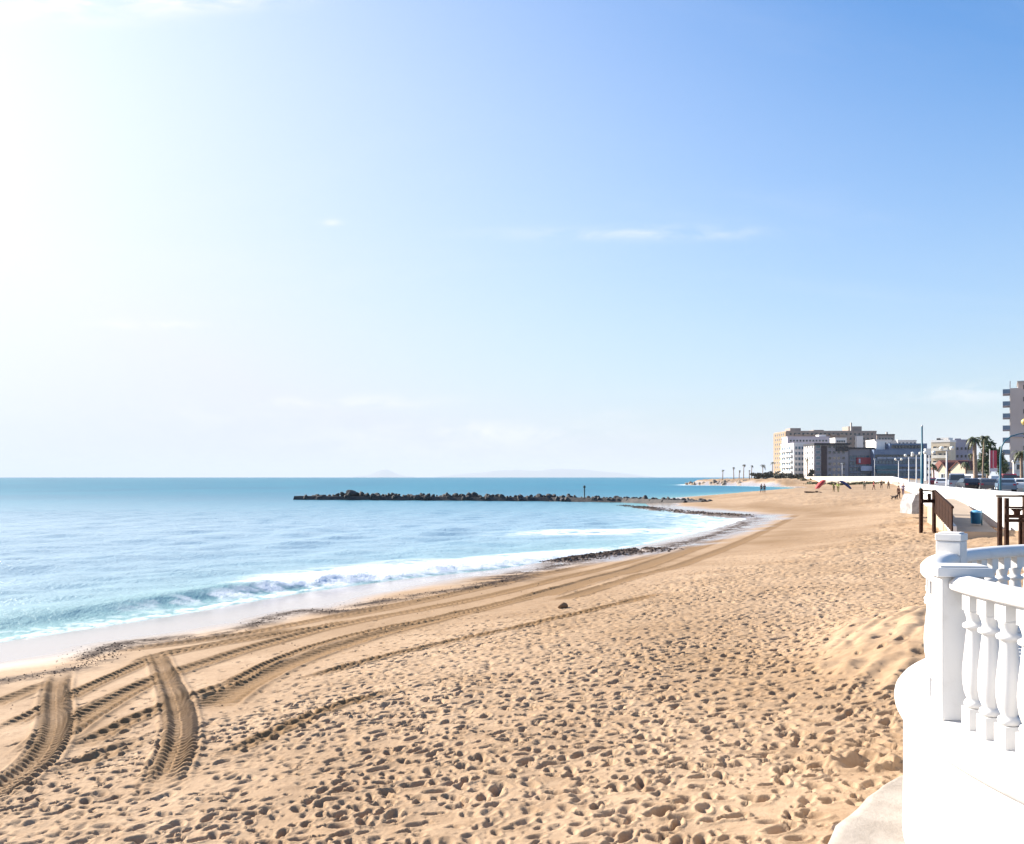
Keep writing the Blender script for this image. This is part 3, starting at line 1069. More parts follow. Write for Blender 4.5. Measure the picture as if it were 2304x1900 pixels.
for a, b in zip(BW[:-1], BW[1:]):
    blen.append(blen[-1] + math.dist(a, b))


def bw_at(u):
    L = u * blen[-1]
    for i in range(len(BW) - 1):
        if L <= blen[i + 1] or i == len(BW) - 2:
            k = (L - blen[i]) / (blen[i + 1] - blen[i])
            a, b = BW[i], BW[i + 1]
            d_ = math.dist(a, b)
            return a[0] + (b[0] - a[0]) * k, a[1] + (b[1] - a[1]) * k, (b[1] - a[1]) / d_, -(b[0] - a[0]) / d_


for i in range(290):
    u = (i + rr.random()) / 290 * 0.985
    x, y, nx, ny = bw_at(u)
    off = rr.uniform(-2.5, 1.6)
    hh = np.interp(u, [0, 0.15, 0.3, 0.8, 0.87, 0.93, 1.0], [1.0, 0.95, 1.05, 1.3, 1.5, 0.95, 0.3])
    zz_ = hh * (1 - (abs(off) / 2.9) ** 1.5) - 0.25 + rr.uniform(-0.1, 0.1)
    sc = rr.uniform(0.38, 0.82) * np.interp(u, [0, 0.25, 1], [0.8, 0.9, 1.0])
    o = put('rock', rock_shapes[rr.randrange(7)], bw, (x + nx * -off - BW[0][0], y + ny * -off - BW[0][1], zz_), (rr.uniform(0, 6), rr.uniform(0, 6), rr.uniform(0, 6)),
            0, (sc * rr.uniform(0.8, 1.3), sc * rr.uniform(0.8, 1.3), sc * rr.uniform(0.6, 0.95)))
x, y, nx, ny = bw_at(0.868)
put('rock', rock_shapes[2], bw, (x - BW[0][0], y - BW[0][1], 1.5), (0.4, 0.1, 0.7), 0, (1.4, 1.1, 0.6))
# marker post on the breakwater
x, y, nx, ny = bw_at(0.335)
mp_ = thing('marker_post', 'slim dark marker post standing on the rock breakwater', 'post', (x, y, SEA + 0.6))
MB().lathe([(0.22, 0), (0.22, 0.25), (0.14, 0.3), (0.14, 2.0), (0.10, 2.1)], 10).build('shaft', plain('post_teal', (0.04, 0.09, 0.10)), mp_)
MB().lathe([(0.20, 2.1), (0.24, 2.2), (0.24, 2.45), (0.05, 2.6)], 10).build('lantern', plain('post_dark', (0.02, 0.04, 0.04)), mp_)

# rocks of the far headland
tan_shapes = []
for i in range(5):
    m_ = rock_mesh(80 + i)
    m_.materials.append(rock_tan)
    tan_shapes.append(m_)
hr = thing('rock_bank', 'low bank of tan rocks along the far headland shore', 'rocks', (118, 508, SEA))
hp = [(142, 466), (134, 486), (126, 498), (116, 508), (110, 514), (105, 524), (108, 540)]
for i in range(110):
    u = rr.random() * (len(hp) - 1.001)
    k = int(u)
    f_ = u - k
    x = hp[k][0] + (hp[k + 1][0] - hp[k][0]) * f_ + rr.uniform(-1, 7)
    y = hp[k][1] + (hp[k + 1][1] - hp[k][1]) * f_ + rr.uniform(-2, 6)
    sc = rr.uniform(0.7, 1.9)
    put('rock', tan_shapes[rr.randrange(5)], hr, (x - 118, y - 508, rr.uniform(-0.2, 2.2) * min(1, max(0.2, (x - 106) / 12))), (rr.uniform(0, 6), rr.uniform(0, 6), rr.uniform(0, 6)), 0, (sc * 1.2, sc, sc * 0.7))

# ------------------------------------------------------------------ buildings
glass_dark = glass_mat('dark_window_glass', (0.035, 0.045, 0.06))
glass_blue = glass_mat('blue_window_glass', (0.06, 0.12, 0.17))
frame_white = plain('white_window_frame', (0.7, 0.7, 0.68), 0.6)
frame_dark = plain('dark_window_frame', (0.05, 0.05, 0.055), 0.6)
cement = plain('grey_roof_cement', (0.42, 0.39, 0.36))
_winmesh = {}


def win_mesh(wd, ht, gm, fm):
    key = (round(wd, 2), round(ht, 2), gm.name, fm.name)
    if key not in _winmesh:
        m = MB()
        e = 0.1
        m.box(-wd / 2, wd / 2, -0.02, 0.12, 0, ht, 0)
        m.box(-wd / 2 - e, -wd / 2 - 0.003, -0.09, 0.1, -e, ht + e, 1)
        m.box(wd / 2 + 0.003, wd / 2 + e, -0.09, 0.1, -e, ht + e, 1)
        m.box(-wd / 2, wd / 2, -0.088, 0.1, ht + 0.003, ht + e, 1)
        m.box(-wd / 2, wd / 2, -0.16, 0.1, -e, -0.003, 1)
        _winmesh[key] = m.mesh('window', [gm, fm])
    return _winmesh[key]


def balc_mesh(wd, dp, mats):
    m = MB()
    m.box(-wd / 2, wd / 2, -dp, 0.05, -0.15, 0.02, 0)
    m.box(-wd / 2, wd / 2, -dp, -dp + 0.1, 0.023, 1.0, 1)
    m.box(-wd / 2, -wd / 2 + 0.1, -dp + 0.103, 0.05, 0.023, 1.0, 1)
    m.box(wd / 2 - 0.1, wd / 2, -dp + 0.103, 0.05, 0.023, 1.0, 1)
    return m.mesh('balcony', mats)


class Bld:
    """axis-aligned block: front faces -y (towards the beach), left faces -x (towards the sea)"""
    def __init__(self, name, label, x0, x1, y0, y1, z1, wall_mat, cat='building', z0=LZ, rz=0.0):
        self.r = thing(name, label, cat, (x0, y0, z0), R(rz))
        self.x0, self.y0, self.z0 = x0, y0, z0
        self.W, self.D, self.H = x1 - x0, y1 - y0, z1 - z0
        self.box('wall', 0, self.W, 0, self.D, -1.5, self.H, wall_mat)
        self.wm = wall_mat

    def box(self, name, x0, x1, y0, y1, z0, z1, mat, parent=None):
        cxx, cyy = (x0 + x1) / 2, (y0 + y1) / 2
        return MB().box(x0 - cxx, x1 - cxx, y0 - cyy, y1 - cyy, 0, z1 - z0).build(name, mat, parent or self.r, (cxx, cyy, z0))

    def parapet(self, mat=None, h=0.9):
        m = MB()
        W, D, H = self.W, self.D, self.H
        m.box(-0.15, W + 0.15, -0.15, 0.15, H + 0.002, H + h)
        m.box(-0.15, 0.15, 0.152, D + 0.15, H + 0.002, H + h)
        m.box(W - 0.15, W + 0.15, 0.152, D + 0.15, H + 0.002, H + h)
        return m.build('parapet', mat or self.wm, self.r)

    def front(self, zs, xs, wd, ht, gm=None, fm=None, skip=0.0):
        me = win_mesh(wd, ht, gm or glass_dark, fm or frame_white)
        for z_ in zs:
            for x_ in xs:
                if random.random() >= skip:
                    put('window', me, self.r, (x_, -0.02, z_))

    def left(self, zs, ys, wd, ht, gm=None, fm=None):
        me = win_mesh(wd, ht, gm or glass_dark, fm or frame_white)
        for z_ in zs:
            for y_ in ys:
                put('window', me, self.r, (-0.02, y_, z_), (0, 0, R(-90)))

    def balc(self, zs, xs, wd, dp, mats, side='front'):
        me = balc_mesh(wd, dp, mats)
        for z_ in zs:
            for x_ in xs:
                if side == 'front':
                    put('balcony', me, self.r, (x_, -0.03, z_))
                else:
                    put('balcony', me, self.r, (-0.03, x_, z_), (0, 0, R(-90)))


def XP(px, d):
    return (px - CX) / FPX * d


def ZP(py, d):
    return (HY - py) / FPX * d


fr_ = lambda a, b, n: [a + (b - a) * i / max(1, n - 1) for i in range(n)]
tan_wall = plain('tan_render', (0.33, 0.27, 0.23), 0.9, (0.29, 0.235, 0.205), 0.1)
pink_wall = plain('pinkish_render', (0.50, 0.42, 0.38), 0.9, (0.45, 0.37, 0.33), 0.1)
white_wall = plain('white_render', (0.74, 0.71, 0.67), 0.9, (0.68, 0.64, 0.60), 0.1)
cream_w = plain('cream_building_render', (0.60, 0.50, 0.37), 0.9, (0.54, 0.45, 0.33), 0.1)
grey_wall = plain('grey_render', (0.26, 0.25, 0.275), 0.8, (0.22, 0.21, 0.235), 0.1)
violet_wall = plain('violet_grey_render', (0.33, 0.305, 0.355), 0.8, (0.29, 0.265, 0.315), 0.1)
brown_panel = plain('dark_brown_cladding', (0.035, 0.018, 0.022), 0.6)
dark_slab = plain('charcoal_slab', (0.022, 0.022, 0.03), 0.6)
blue_panel = plain('blue_grey_cladding', (0.135, 0.19, 0.29), 0.5, (0.11, 0.155, 0.25), 0.2)
teal_panel = plain('teal_cladding', (0.035, 0.14, 0.18), 0.4, (0.025, 0.10, 0.14), 0.2)
red_sign = plain('red_sign_board', (0.36, 0.02, 0.045), 0.5)
pale_sign = plain('pale_sign_band', (0.55, 0.57, 0.68), 0.5)

# A: large tan apartment block at the back
d = 620
A = Bld('apartment_block', 'tallest tan apartment block with a stepped roofline beyond the bay', XP(1769, d), XP(1972, d), d, d + 29, ZP(973, d), tan_wall)
Hh = A.H
A.parapet(tan_wall, 1.0)
nf = 10
zs = [1.2 + Hh / nf * i for i in range(4, nf)]
A.front(zs, fr_(3, A.W - 3, 20), 1.5, 1.6, glass_dark, plain('tan_frame', (0.5, 0.4, 0.3)))
_m = win_mesh(1.6, 1.6, glass_dark, frame_white)
for z_ in [1.2 + Hh / nf * i for i in range(nf)]:
    for y_ in fr_(5, A.D - 5, 5):
        put('window', _m, A.r, (-0.38, y_, z_), (0, 0, R(-90)))
gm2 = plain('balcony_tan', (0.36, 0.29, 0.23))
A.balc([0.9 + Hh / nf * i for i in range(6, nf)], fr_(8, A.W * 0.62, 6), 4.2, 1.3, [gm2, gm2])
for (a, b, top) in ((1782, 1806, 963), (1835, 1858, 967), (1870, 1905, 969), (1914, 1944, 959)):
    A.box('stair_tower', XP(a, d) - A.x0, XP(b, d) - A.x0, 4, 16, Hh + 0.003, ZP(top, d) - A.z0, tan_wall)
A.box('chimney', XP(1916, d) - A.x0, XP(1919, d) - A.x0, 1.5, 3.0, Hh, ZP(951, d) - A.z0, cement)
A.box('side_wall', -0.35, -0.004, 0.2, A.D, 0, Hh + 0.4, plain('sunlit_side_tan', (0.30, 0.205, 0.125), 0.9, (0.26, 0.175, 0.105), 0.1))  # sunlit end face: its sun-lit gold tone is put into the colour
A.box('stair_core', XP(1923, d) - A.x0, XP(1937, d) - A.x0, -4.0, -0.01, 0, ZP(982, d) - A.z0, white_wall)
d = 640
A2 = Bld('apartment_wing', 'lower tan apartment wing with a dark roof edge, right of the stepped block', XP(1973, d), XP(2013, d), d, d + 26, ZP(980, d), tan_wall)
A2.parapet(brown_panel, 0.9)
A2.front([2 + 3.3 * i for i in range(4, 9)], fr_(2, A2.W - 2, 5), 1.5, 1.5)
A2.box('chimney', 8, 9.2, 3, 4.2, A2.H, A2.H + 2.6, cement)
# B: white block with balconies facing the sea
d = 505
B = Bld('white_apartment_block', 'white sunlit apartment block with stacked sea balconies left of the dark modern block', XP(1786, d), XP(1811, d), d, d + 24, ZP(1000, d), white_wall)
B.parapet(None, 0.8)
zB = [2.0 + 3.05 * i for i in range(6)]
B.left(zB, fr_(3, B.D - 3, 5), 2.2, 1.7, glass_blue)
bw_m = plain('balcony_white', (0.72, 0.71, 0.70))
B.balc([z_ - 1.0 for z_ in zB], fr_(5, B.D - 5, 3), 6.0, 1.2, [bw_m, bw_m], 'left')
B.front(zB, [1.4, 3.2, 5.0], 1.2, 1.6, glass_blue)
# C+D: modern block with a dark overhanging roof
d = 482
C = Bld('modern_block', 'dark fronted modern block with an overhanging charcoal roof and brown vertical strip', XP(1833, d), XP(1909, d), d, d + 17, ZP(1002, d), grey_wall)
C.box('roof', -0.8, C.W + 0.3, -1.6, C.D, C.H + 0.003, C.H + 1.1, dark_slab)
C.box('side_wall', -0.35, -0.004, 0.3, C.D, -1, C.H - 0.2, plain('pinkish_white', (0.74, 0.66, 0.60)))
for q_, x_ in enumerate(()):
    pass
C.box('cladding_strip', XP(1848, d) - C.x0, XP(1860, d) - C.x0, -0.5, -0.004, 0.5, C.H - 0.6, brown_panel)
zC = [1.8 + 3.1 * i for i in range(6)]
C.front(zC, [1.9], 2.4, 1.7, glass_blue, frame_white)
C.front(zC, [8.2, 10.6, 13.0, 15.6], 1.6, 1.5, glass_dark, plain('grey_frame', (0.42, 0.40, 0.46)))
zl = [1.8 + 3.1 * i for i in range(6)]
me = win_mesh(1.5, 1.6, glass_dark, frame_white)
for z_ in zl:
    for y_ in fr_(2.5, C.D - 2.5, 4):
        put('window', me, C.r, (-0.38, y_, z_), (0, 0, R(-90)))
C.box('roof_terrace', 11.5, C.W - 0.3, -0.9, -0.01, C.H - 3.2, C.H - 0.8, dark_slab)
# E1: lower glass block with the red sign
d = 489
E = Bld('glass_block', 'grey glass fronted block carrying a red sign board', XP(1910, d), XP(1966, d), d, d + 15, ZP(1011, d), grey_wall)
E.box('roof', -0.3, E.W + 0.3, -0.7, E.D, E.H + 0.003, E.H + 0.9, dark_slab)
for i in range(4):
    z_ = 1.5 + 3.3 * i
    E.box('spandrel_panel', 0.2, E.W - 0.2, -0.22, -0.006, z_ - 1.1, z_ - 0.1, plain('spandrel_grey', (0.22, 0.25, 0.31)))
    E.front([z_], fr_(1.2, E.W - 1.2, 6), 1.7, 1.9, glass_blue, frame_dark)
sg = E.box('sign_board', XP(1926, d) - E.x0, XP(1969, d) - E.x0, -0.75, -0.3, ZP(1045, d) - E.z0, ZP(1030, d) - E.z0, red_sign)
E.box('sign_panel', XP(1931, d) - E.x0, XP(1935, d) - E.x0, -0.80, -0.753, ZP(1042, d) - E.z0, ZP(1033, d) - E.z0, pale_sign)
E.box('sign_panel', XP(1962, d) - E.x0, XP(1967, d) - E.x0, -0.80, -0.753, ZP(1042, d) - E.z0, ZP(1033, d) - E.z0, pale_sign)
E.box('canopy', XP(1934, d) - E.x0, XP(1968, d) - E.x0, -2.2, -0.3, ZP(1060, d) - E.z0, ZP(1049, d) - E.z0, pale_sign)
# E2: long blue block
d = 484
E2 = Bld('long_blue_block', 'long blue grey block with teal panels behind the promenade lamps', XP(1966.5, d), XP(2088, d), d, d + 16, ZP(1012, d), blue_panel)
E2.box('upper_storey', XP(2003, d) - E2.x0, E2.W - 0.1, 0.8, 14, E2.H + 0.003, ZP(998, d) - E2.z0, blue_panel)
E2.box('plant_room', XP(1978, d) - E2.x0, XP(1998, d) - E2.x0, 4, 10, E2.H + 0.003, ZP(993, d) - E2.z0, white_wall)
for i in range(4):
    z_ = 2.2 + 3.3 * i
    E2.front([z_], fr_(1.5, E2.W - 1.5, 15), 1.5, 1.6, glass_dark if i % 2 else glass_blue, frame_dark)
pb = plain('balcony_pale_blue', (0.30, 0.34, 0.42), 0.6)
E2.balc([1.6 + 3.3 * i for i in (1, 3)], fr_(4, E2.W - 4, 5), 5.0, 1.0, [pb, pb])
E2.box('shop_fascia', 0.5, XP(2018, d) - E2.x0, -1.8, -0.2, ZP(1057, d) - E2.z0, ZP(1048, d) - E2.z0, teal_panel)
E2.box('awning', 0.5, XP(2020, d) - E2.x0, -2.4, -1.82, ZP(1066, d) - E2.z0, ZP(1060, d) - E2.z0, teal_panel)
E2.front([E2.H + 0.9], fr_(XP(2010, d) - E2.x0, E2.W - 3, 10), 1.3, 1.4, glass_dark, frame_dark)
# white low block behind, between wing and blue block
d = 560
G0 = Bld('white_low_block', 'small white block rising just behind the long blue block', XP(1968, d), XP(2006, d), d, d + 14, ZP(992, d), white_wall)
G0.parapet(None, 0.7)
G0.front([G0.H - 2.6, G0.H - 5.6], fr_(1.2, G0.W - 1.2, 4), 1.3, 1.4)
d = 610
G1 = Bld('white_roofed_block', 'pale block whose roof just shows behind the teal pole', XP(2020, d), XP(2062, d), d, d + 14, ZP(993, d), white_wall)
G1.parapet(None, 0.8)
G1.front([G1.H - 2.2], fr_(1.2, G1.W - 1.2, 5), 1.2, 1.3)
d = 570
H1 = Bld('lavender_block', 'pale lavender block between the tan apartments and the white balconied block', XP(1772, d), XP(1866, d), d, d + 12, ZP(985, d), plain('lavender_render', (0.50, 0.46, 0.50), 0.9, (0.45, 0.41, 0.46), 0.1))
H1.parapet(None, 0.7)
H1.front([H1.H - 2.6, H1.H - 5.4], fr_(2, H1.W - 2, 12), 1.2, 1.2, glass_dark, frame_white)
H1.box('roof_room', H1.W - 6, H1.W - 1.5, 2, 8, H1.H + 0.003, H1.H + 1.9, white_wall)
d = 545
H2 = Bld('white_penthouse_block', 'small bright white block above the charcoal roof of the modern block', XP(1879, d), XP(1905, d), d, d + 9, ZP(987, d), white_wall)
H2.front([H2.H - 2.4], fr_(1.5, H2.W - 1.5, 4), 1.1, 1.2)
H2.parapet(None, 0.5)
d = 420
H3 = Bld('grey_white_block', 'greyish white four storey block between the long blue block and cream block', XP(2083, d), XP(2099, d), d, d + 8, ZP(1012, d), white_wall, rz=-20)
H3.front([2.0 + 2.9 * i for i in range(4)], [0.9, 2.3], 0.9, 1.2)
H3.parapet(None, 0.5)
# F: cream block
d = 330
F = Bld('cream_apartment_block', 'cream five storey block with small dark windows left of the violet block', XP(2095, d), XP(2095, d) + 6.6, d, d + 6, ZP(996, d), cream_w, rz=-45)
F.parapet(white_wall, 0.8)
F.front([1.2 + 2.65 * i for i in range(5)], [1.3, 3.2, 5.1], 1.1, 1.1, glass_dark, cream_w)
fb = plain('balcony_cream', (0.74, 0.68, 0.58))
F.balc([0.7 + 2.65 * i for i in range(1, 5)], [3.2], 5.6, 0.7, [fb, fb])
F.box('roof_room', 1.4, 5.6, 1.5, 6, F.H + 0.003, F.H + 1.7, white_wall)
F.box('roof_hatch', 1.6, 2.8, 1.0, 1.4, F.H + 0.003, F.H + 1.5, dark_slab)
F2d = 345
F2 = Bld('white_narrow_block', 'narrow white block squeezed between cream and violet blocks', XP(2137.5, F2d), XP(2147, F2d), F2d, F2d + 8, ZP(1003, F2d), white_wall, rz=-24)
F2.front([4 + 2.8 * i for i in range(3)], [0.8], 0.8, 1.2)
# G: violet grey block
d = 350
G = Bld('violet_grey_block', 'violet grey block with rows of small windows left of the palm', XP(2148, d), XP(2192, d), d, d + 10, ZP(993, d), violet_wall, rz=-24)
G.box('lift_tower', 0, XP(2161, d) - G.x0, 1, 6, G.H + 0.003, ZP(987, d) - G.z0, violet_wall)
G.front([6.2, 9.2, 12.2], fr_(1.0, G.W - 1.0, 5), 0.8, 1.1, glass_dark, plain('violet_frame', (0.55, 0.52, 0.58)))
G.parapet(violet_wall, 0.6)


# gabled houses
def gable_house(name, label, px0, px1, d, eave_py, ridge_py, depth, wall, ridge_along='y', rz=0.0):
    x0, x1 = XP(px0, d), XP(px1, d)
    if rz:
        x1 = x0 + (px1 - px0) / FPX * d / (math.cos(R(rz)) - x0 / d * math.sin(R(rz)))
    r_ = thing(name, label, 'house', (x0, d, LZ), R(rz))
    W = x1 - x0
    ez, rz = ZP(eave_py, d) - LZ, ZP(ridge_py, d) - LZ
    if ridge_along == 'y':
        MB().prism([(0, -1), (W, -1), (W, ez), (W / 2, rz), (0, ez)], 0, depth).build('wall', wall, r_)
        m = MB()
        nx, nz = (rz - ez), W / 2
        L = math.hypot(nx, nz)
        nx, nz = nx / L * 0.18, nz / L * 0.18
        for sgn in (0, 1):
            a = [(-0.3, ez - 0.3 * (rz - ez) / (W / 2) + 0.02), (W / 2, rz + 0.02), (W / 2, rz + 0.25), (-0.3, ez - 0.3 * (rz - ez) / (W / 2) + 0.25)]
            if sgn:
                a = [(W - x_, z_) for x_, z_ in a]
            m.prism(a, -0.25, depth + 0.2)
        m.build('roof', roof_tile, r_)
    else:
        MB().prism([(0, -1), (W, -1), (W, ez), (0, ez)], 0, depth).build('wall', wall, r_)
        m = MB()
        m.add([(-0.3, -0.4, ez), (W + 0.3, -0.4, ez), (W + 0.3, depth / 2, rz), (-0.3, depth / 2, rz), (-0.3, depth + 0.4, ez), (W + 0.3, depth + 0.4, ez)],
              [(0, 1, 2, 3), (3, 2, 5, 4), (0, 3, 4), (1, 5, 2), (0, 4, 5, 1)])
        m.build('roof', roof_tile, r_)
    return r_, W, ez, rz


h1_, W, ez, rz = gable_house('gabled_house', 'cream gabled house with small window, left of the larger gable', 2111, 2131, 215, 1058, 1043, 7, cream_w, 'y', -62)
put('window', win_mesh(0.7, 0.9, glass_dark, frame_white), h1_, (W / 2, -0.02, 1.4))
h2_, W, ez, rz = gable_house('gabled_house', 'wider cream gabled house directly behind the parked grey van', 2139, 2171, 212, 1056, 1040, 8, cream_w, 'y', -62)
put('window', win_mesh(0.8, 1.0, glass_dark, frame_white), h2_, (W * 0.35, -0.02, 1.3))
put('window', win_mesh(0.8, 1.0, glass_dark, frame_white), h2_, (W * 0.7, -0.02, 1.3))
h3_, W, ez, rz = gable_house('tiled_house', 'house with a wide red tiled roof below the violet block', 2134, 2196, 232, 1056, 1035, 9, plain('shaded_house_wall', (0.42, 0.36, 0.40)), 'x')
put('window', win_mesh(0.9, 1.0, glass_dark, frame_white), h3_, (W * 0.82, -0.02, 1.1))
put('window', win_mesh(0.9, 1.0, glass_dark, frame_white), h3_, (W * 0.94, -0.02, 1.1))

# tower at the right edge
d = 220
T = Bld('tower_block', 'tall pinkish apartment tower with side balconies at the right edge', XP(2273, d), XP(2330, d), d, d + 14, ZP(874, d), pink_wall, rz=-29)
T.box('upper_storey', 1.7, T.W, 0.6, 13, T.H + 0.003, ZP(861, d) - T.z0, pink_wall)
T.box('roof_edge', 1.5, T.W, 0.4, 13.2, ZP(861, d) - T.z0 + 0.003, ZP(858, d) - T.z0, cement)
T.left([2.4 + 3.0 * i for i in range(8)], fr_(2.5, 11.5, 3), 1.8, 2.0, glass_blue)
tb = plain('balcony_slab_grey', (0.30, 0.30, 0.36))
tg = glass_mat('balcony_glass', (0.10, 0.16, 0.24), 0.1)
T.balc([1.4 + 3.0 * i for i in range(8)], [3.6], 6.6, 1.6, [tb, tg], 'left')
T.front([2.2 + 3.0 * i for i in range(8)], [3.2], 0.8, 1.1, glass_dark, pink_wall)
T.box('cornice', -0.1, T.W, -0.35, -0.006, ZP(984, d) - T.z0, ZP(980, d) - T.z0, tb)
# low shops in front of the tower
d = 170
S = Bld('shop_pavilion', 'low white beach shop with a flat blue grey roof beside the banner', XP(2252, d), XP(2283, d), d, d + 7, ZP(1056, d), plain('shop_wall', (0.55, 0.46, 0.44)), rz=-28)
S.box('roof', -0.6, S.W + 0.8, -0.9, 7.4, S.H + 0.003, S.H + 0.35, plain('shop_roof', (0.26, 0.28, 0.36)))
S.front([0.9], [0.7, 1.8], 0.8, 1.2)
d = 150
S2 = Bld('white_kiosk', 'white two storey kiosk building at the right edge below the tower', XP(2281, d), XP(2330, d), d, d + 6, ZP(1040, d), white_wall, rz=-28)
S2.front([1.0, 2.9], [0.8, 1.9, 3.0], 0.7, 0.8)
S2.parapet(None, 0.3)


# ------------------------------------------------------------------ vegetation
def leaf_cloud(n, rx, ry, rz, size, seed, lobes=9, flat=0.6):
    rg = np.random.default_rng(seed)
    L = rg.normal(size=(lobes, 3))
    L /= np.linalg.norm(L, axis=1)[:, None]
    L *= rg.uniform(0.25, 0.75, (lobes, 1))
    rad = rg.uniform(0.28, 0.5, lobes)
    k = rg.integers(0, lobes, n)
    dv_ = rg.normal(size=(n, 3))
    dv_ /= np.linalg.norm(dv_, axis=1)[:, None]
    P = L[k] + dv_ * (rad[k] * rg.uniform(0.45, 1.05, n) ** 0.6)[:, None]
    P *= np.array([rx, ry, rz])
    a = rg.normal(size=(n, 3))
    a /= np.linalg.norm(a, axis=1)[:, None]
    b = np.cross(a, rg.normal(size=(n, 3)))
    b /= np.linalg.norm(b, axis=1)[:, None]
    s1 = size * rg.uniform(0.6, 1.4, n)[:, None]
    vs = np.stack([P - a * s1, P + b * s1 * flat, P + a * s1, P - b * s1 * flat], 1).reshape(-1, 3)
    m = MB()
    m.v = [tuple(q_) for q_ in vs]
    m.f = [(4 * i, 4 * i + 1, 4 * i + 2, 4 * i + 3) for i in range(n)]
    m.mi = [0] * n
    m.sm = [False] * n
    return m


def tree(name, label, px, base_py, d, w_px, top_py, seed, mat=leaf_dark, n=2600):
    x, z0_ = XP(px, d), LZ
    top = ZP(top_py, d) - z0_
    r_ = thing(name, label, 'tree', (x, d, z0_))
    rw = w_px / 2 / FPX * d
    m = MB()
    m.tube([(0, 0, -0.2), (0.1, 0, top * 0.3), (0, 0.1, top * 0.6)], [0.32, 0.24, 0.12], 8)
    for k in range(5):
        a = k * 1.3
        m.tube([(0.05, 0, top * 0.32), (math.cos(a) * rw * 0.35, math.sin(a) * rw * 0.35, top * 0.5), (math.cos(a) * rw * 0.6, math.sin(a) * rw * 0.6, top * 0.68)], [0.13, 0.09, 0.04], 6)
    m.build('trunk', bark, r_)
    leaf_cloud(n, rw, rw, top * 0.42, 0.28 * rw / 2.8, seed, 12).build('crown', mat, r_, (0, 0, top * 0.58))
    return r_


tree('evergreen_tree', 'dark green bushy tree behind the red banner, left of its twin', 2222, 1085, 150, 52, 984, 3)
tree('evergreen_tree', 'dark green bushy tree touching the tower, right of the banner', 2251, 1085, 158, 30, 982, 5)
tree('evergreen_tree', 'low dark shrubby tree under the tower beside the shop roof', 2258, 1085, 165, 30, 1020, 7, leaf_dark, 1400)


def palm(label, px, base_py, d, top_py, rad, seed, group=None, trunk_r=0.2, z0=None, nf=22):
    x = XP(px, d)
    z0 = LZ if z0 is None else z0
    top = ZP(top_py, d) - z0
    r_ = thing('palm_tree', label, 'palm tree', (x, d, z0), 0, group)
    rg = random.Random(seed)
    m = MB()
    n_ = 9
    lean = rg.uniform(-0.3, 0.3)
    m.tube([(lean * (k / n_) ** 2, 0, top * k / n_ - (0.3 if k == 0 else 0)) for k in range(n_ + 1)], [trunk_r * (1.25 - 0.45 * k / n_ + (0.12 if k % 2 else 0)) for k in range(n_ + 1)], 9)
    m.build('trunk', bark, r_)
    m = MB()
    for k in range(nf):
        a = rg.uniform(0, 6.283)
        up = rg.uniform(-0.75, 1.0)
        L = rad * rg.uniform(0.8, 1.15)
        prev = None
        seg = 6
        pts = []
        for s_ in range(seg + 1):
            t_ = s_ / seg
            rr_ = L * t_ * (0.95 - 0.25 * t_ * t_)
            zz_ = L * (up * t_ * 0.8 - (0.75 + 0.2 * up) * t_ * t_)
            pts.append(Vector((lean + math.cos(a) * rr_, math.sin(a) * rr_, top + zz_)))
        side_ = Vector((-math.sin(a), math.cos(a), 0))
        for s_ in range(seg):
            wd0 = 0.17 * rad * math.sin(math.pi * (0.12 + 0.85 * s_ / seg))
            wd1 = 0.17 * rad * math.sin(math.pi * (0.12 + 0.85 * (s_ + 1) / seg))
            dn = Vector((0, 0, -0.45))
            m.add([pts[s_], pts[s_ + 1], pts[s_ + 1] + (side_ + dn) * wd1, pts[s_] + (side_ + dn) * wd0 * 0.35], [(0, 1, 2, 3)])
            m.add([pts[s_], pts[s_ + 1], pts[s_ + 1] + (-side_ + dn) * wd1, pts[s_] + (-side_ + dn) * wd0 * 0.35], [(0, 1, 2, 3)])
    m.build('crown', leaf_palm, r_)
    return r_


palm('palm tree with a thick pale trunk left of the red banner', 2195, 1100, 118, 986, 1.5, 1, None, 0.24)
palm('slender palm tree just right of the thick trunked palm', 2211, 1090, 135, 983, 1.3, 2, None, 0.11)
palm('leafy palm tree at the right edge in front of the white kiosk', 2299, 1090, 130, 1018, 1.7, 3, None, 0.2)
FARP = 'palms on the far headland'
far_palms = [('leftmost palm of the far headland, standing alone at the tip', 1626, 506, 1058, 1.5), ('short palm on the headland, next to the lone tip palm', 1651, 520, 1052, 1.5),
             ('low headland palm just left of the tallest slim one', 1663, 530, 1059, 1.3), ('tallest slim palm in the middle of the headland', 1673, 522, 1046, 1.8),
             ('mid height headland palm right of the tallest slim one', 1691, 535, 1048, 1.5), ('short headland palm half hidden by scrub', 1686, 515, 1059, 1.2),
             ('broad crowned headland palm left of the white block', 1716, 540, 1047, 2.6), ('tall headland palm touching the tan apartment block', 1738, 548, 1041, 2.2),
             ('headland palm in front of the white balconied block', 1817, 492, 1033, 2.0)]
for i, (lab, px, d, top, rad) in enumerate(far_palms):
    palm(lab, px, 1078, d, top, rad, 20 + i, FARP, 0.22, LZ, 14)
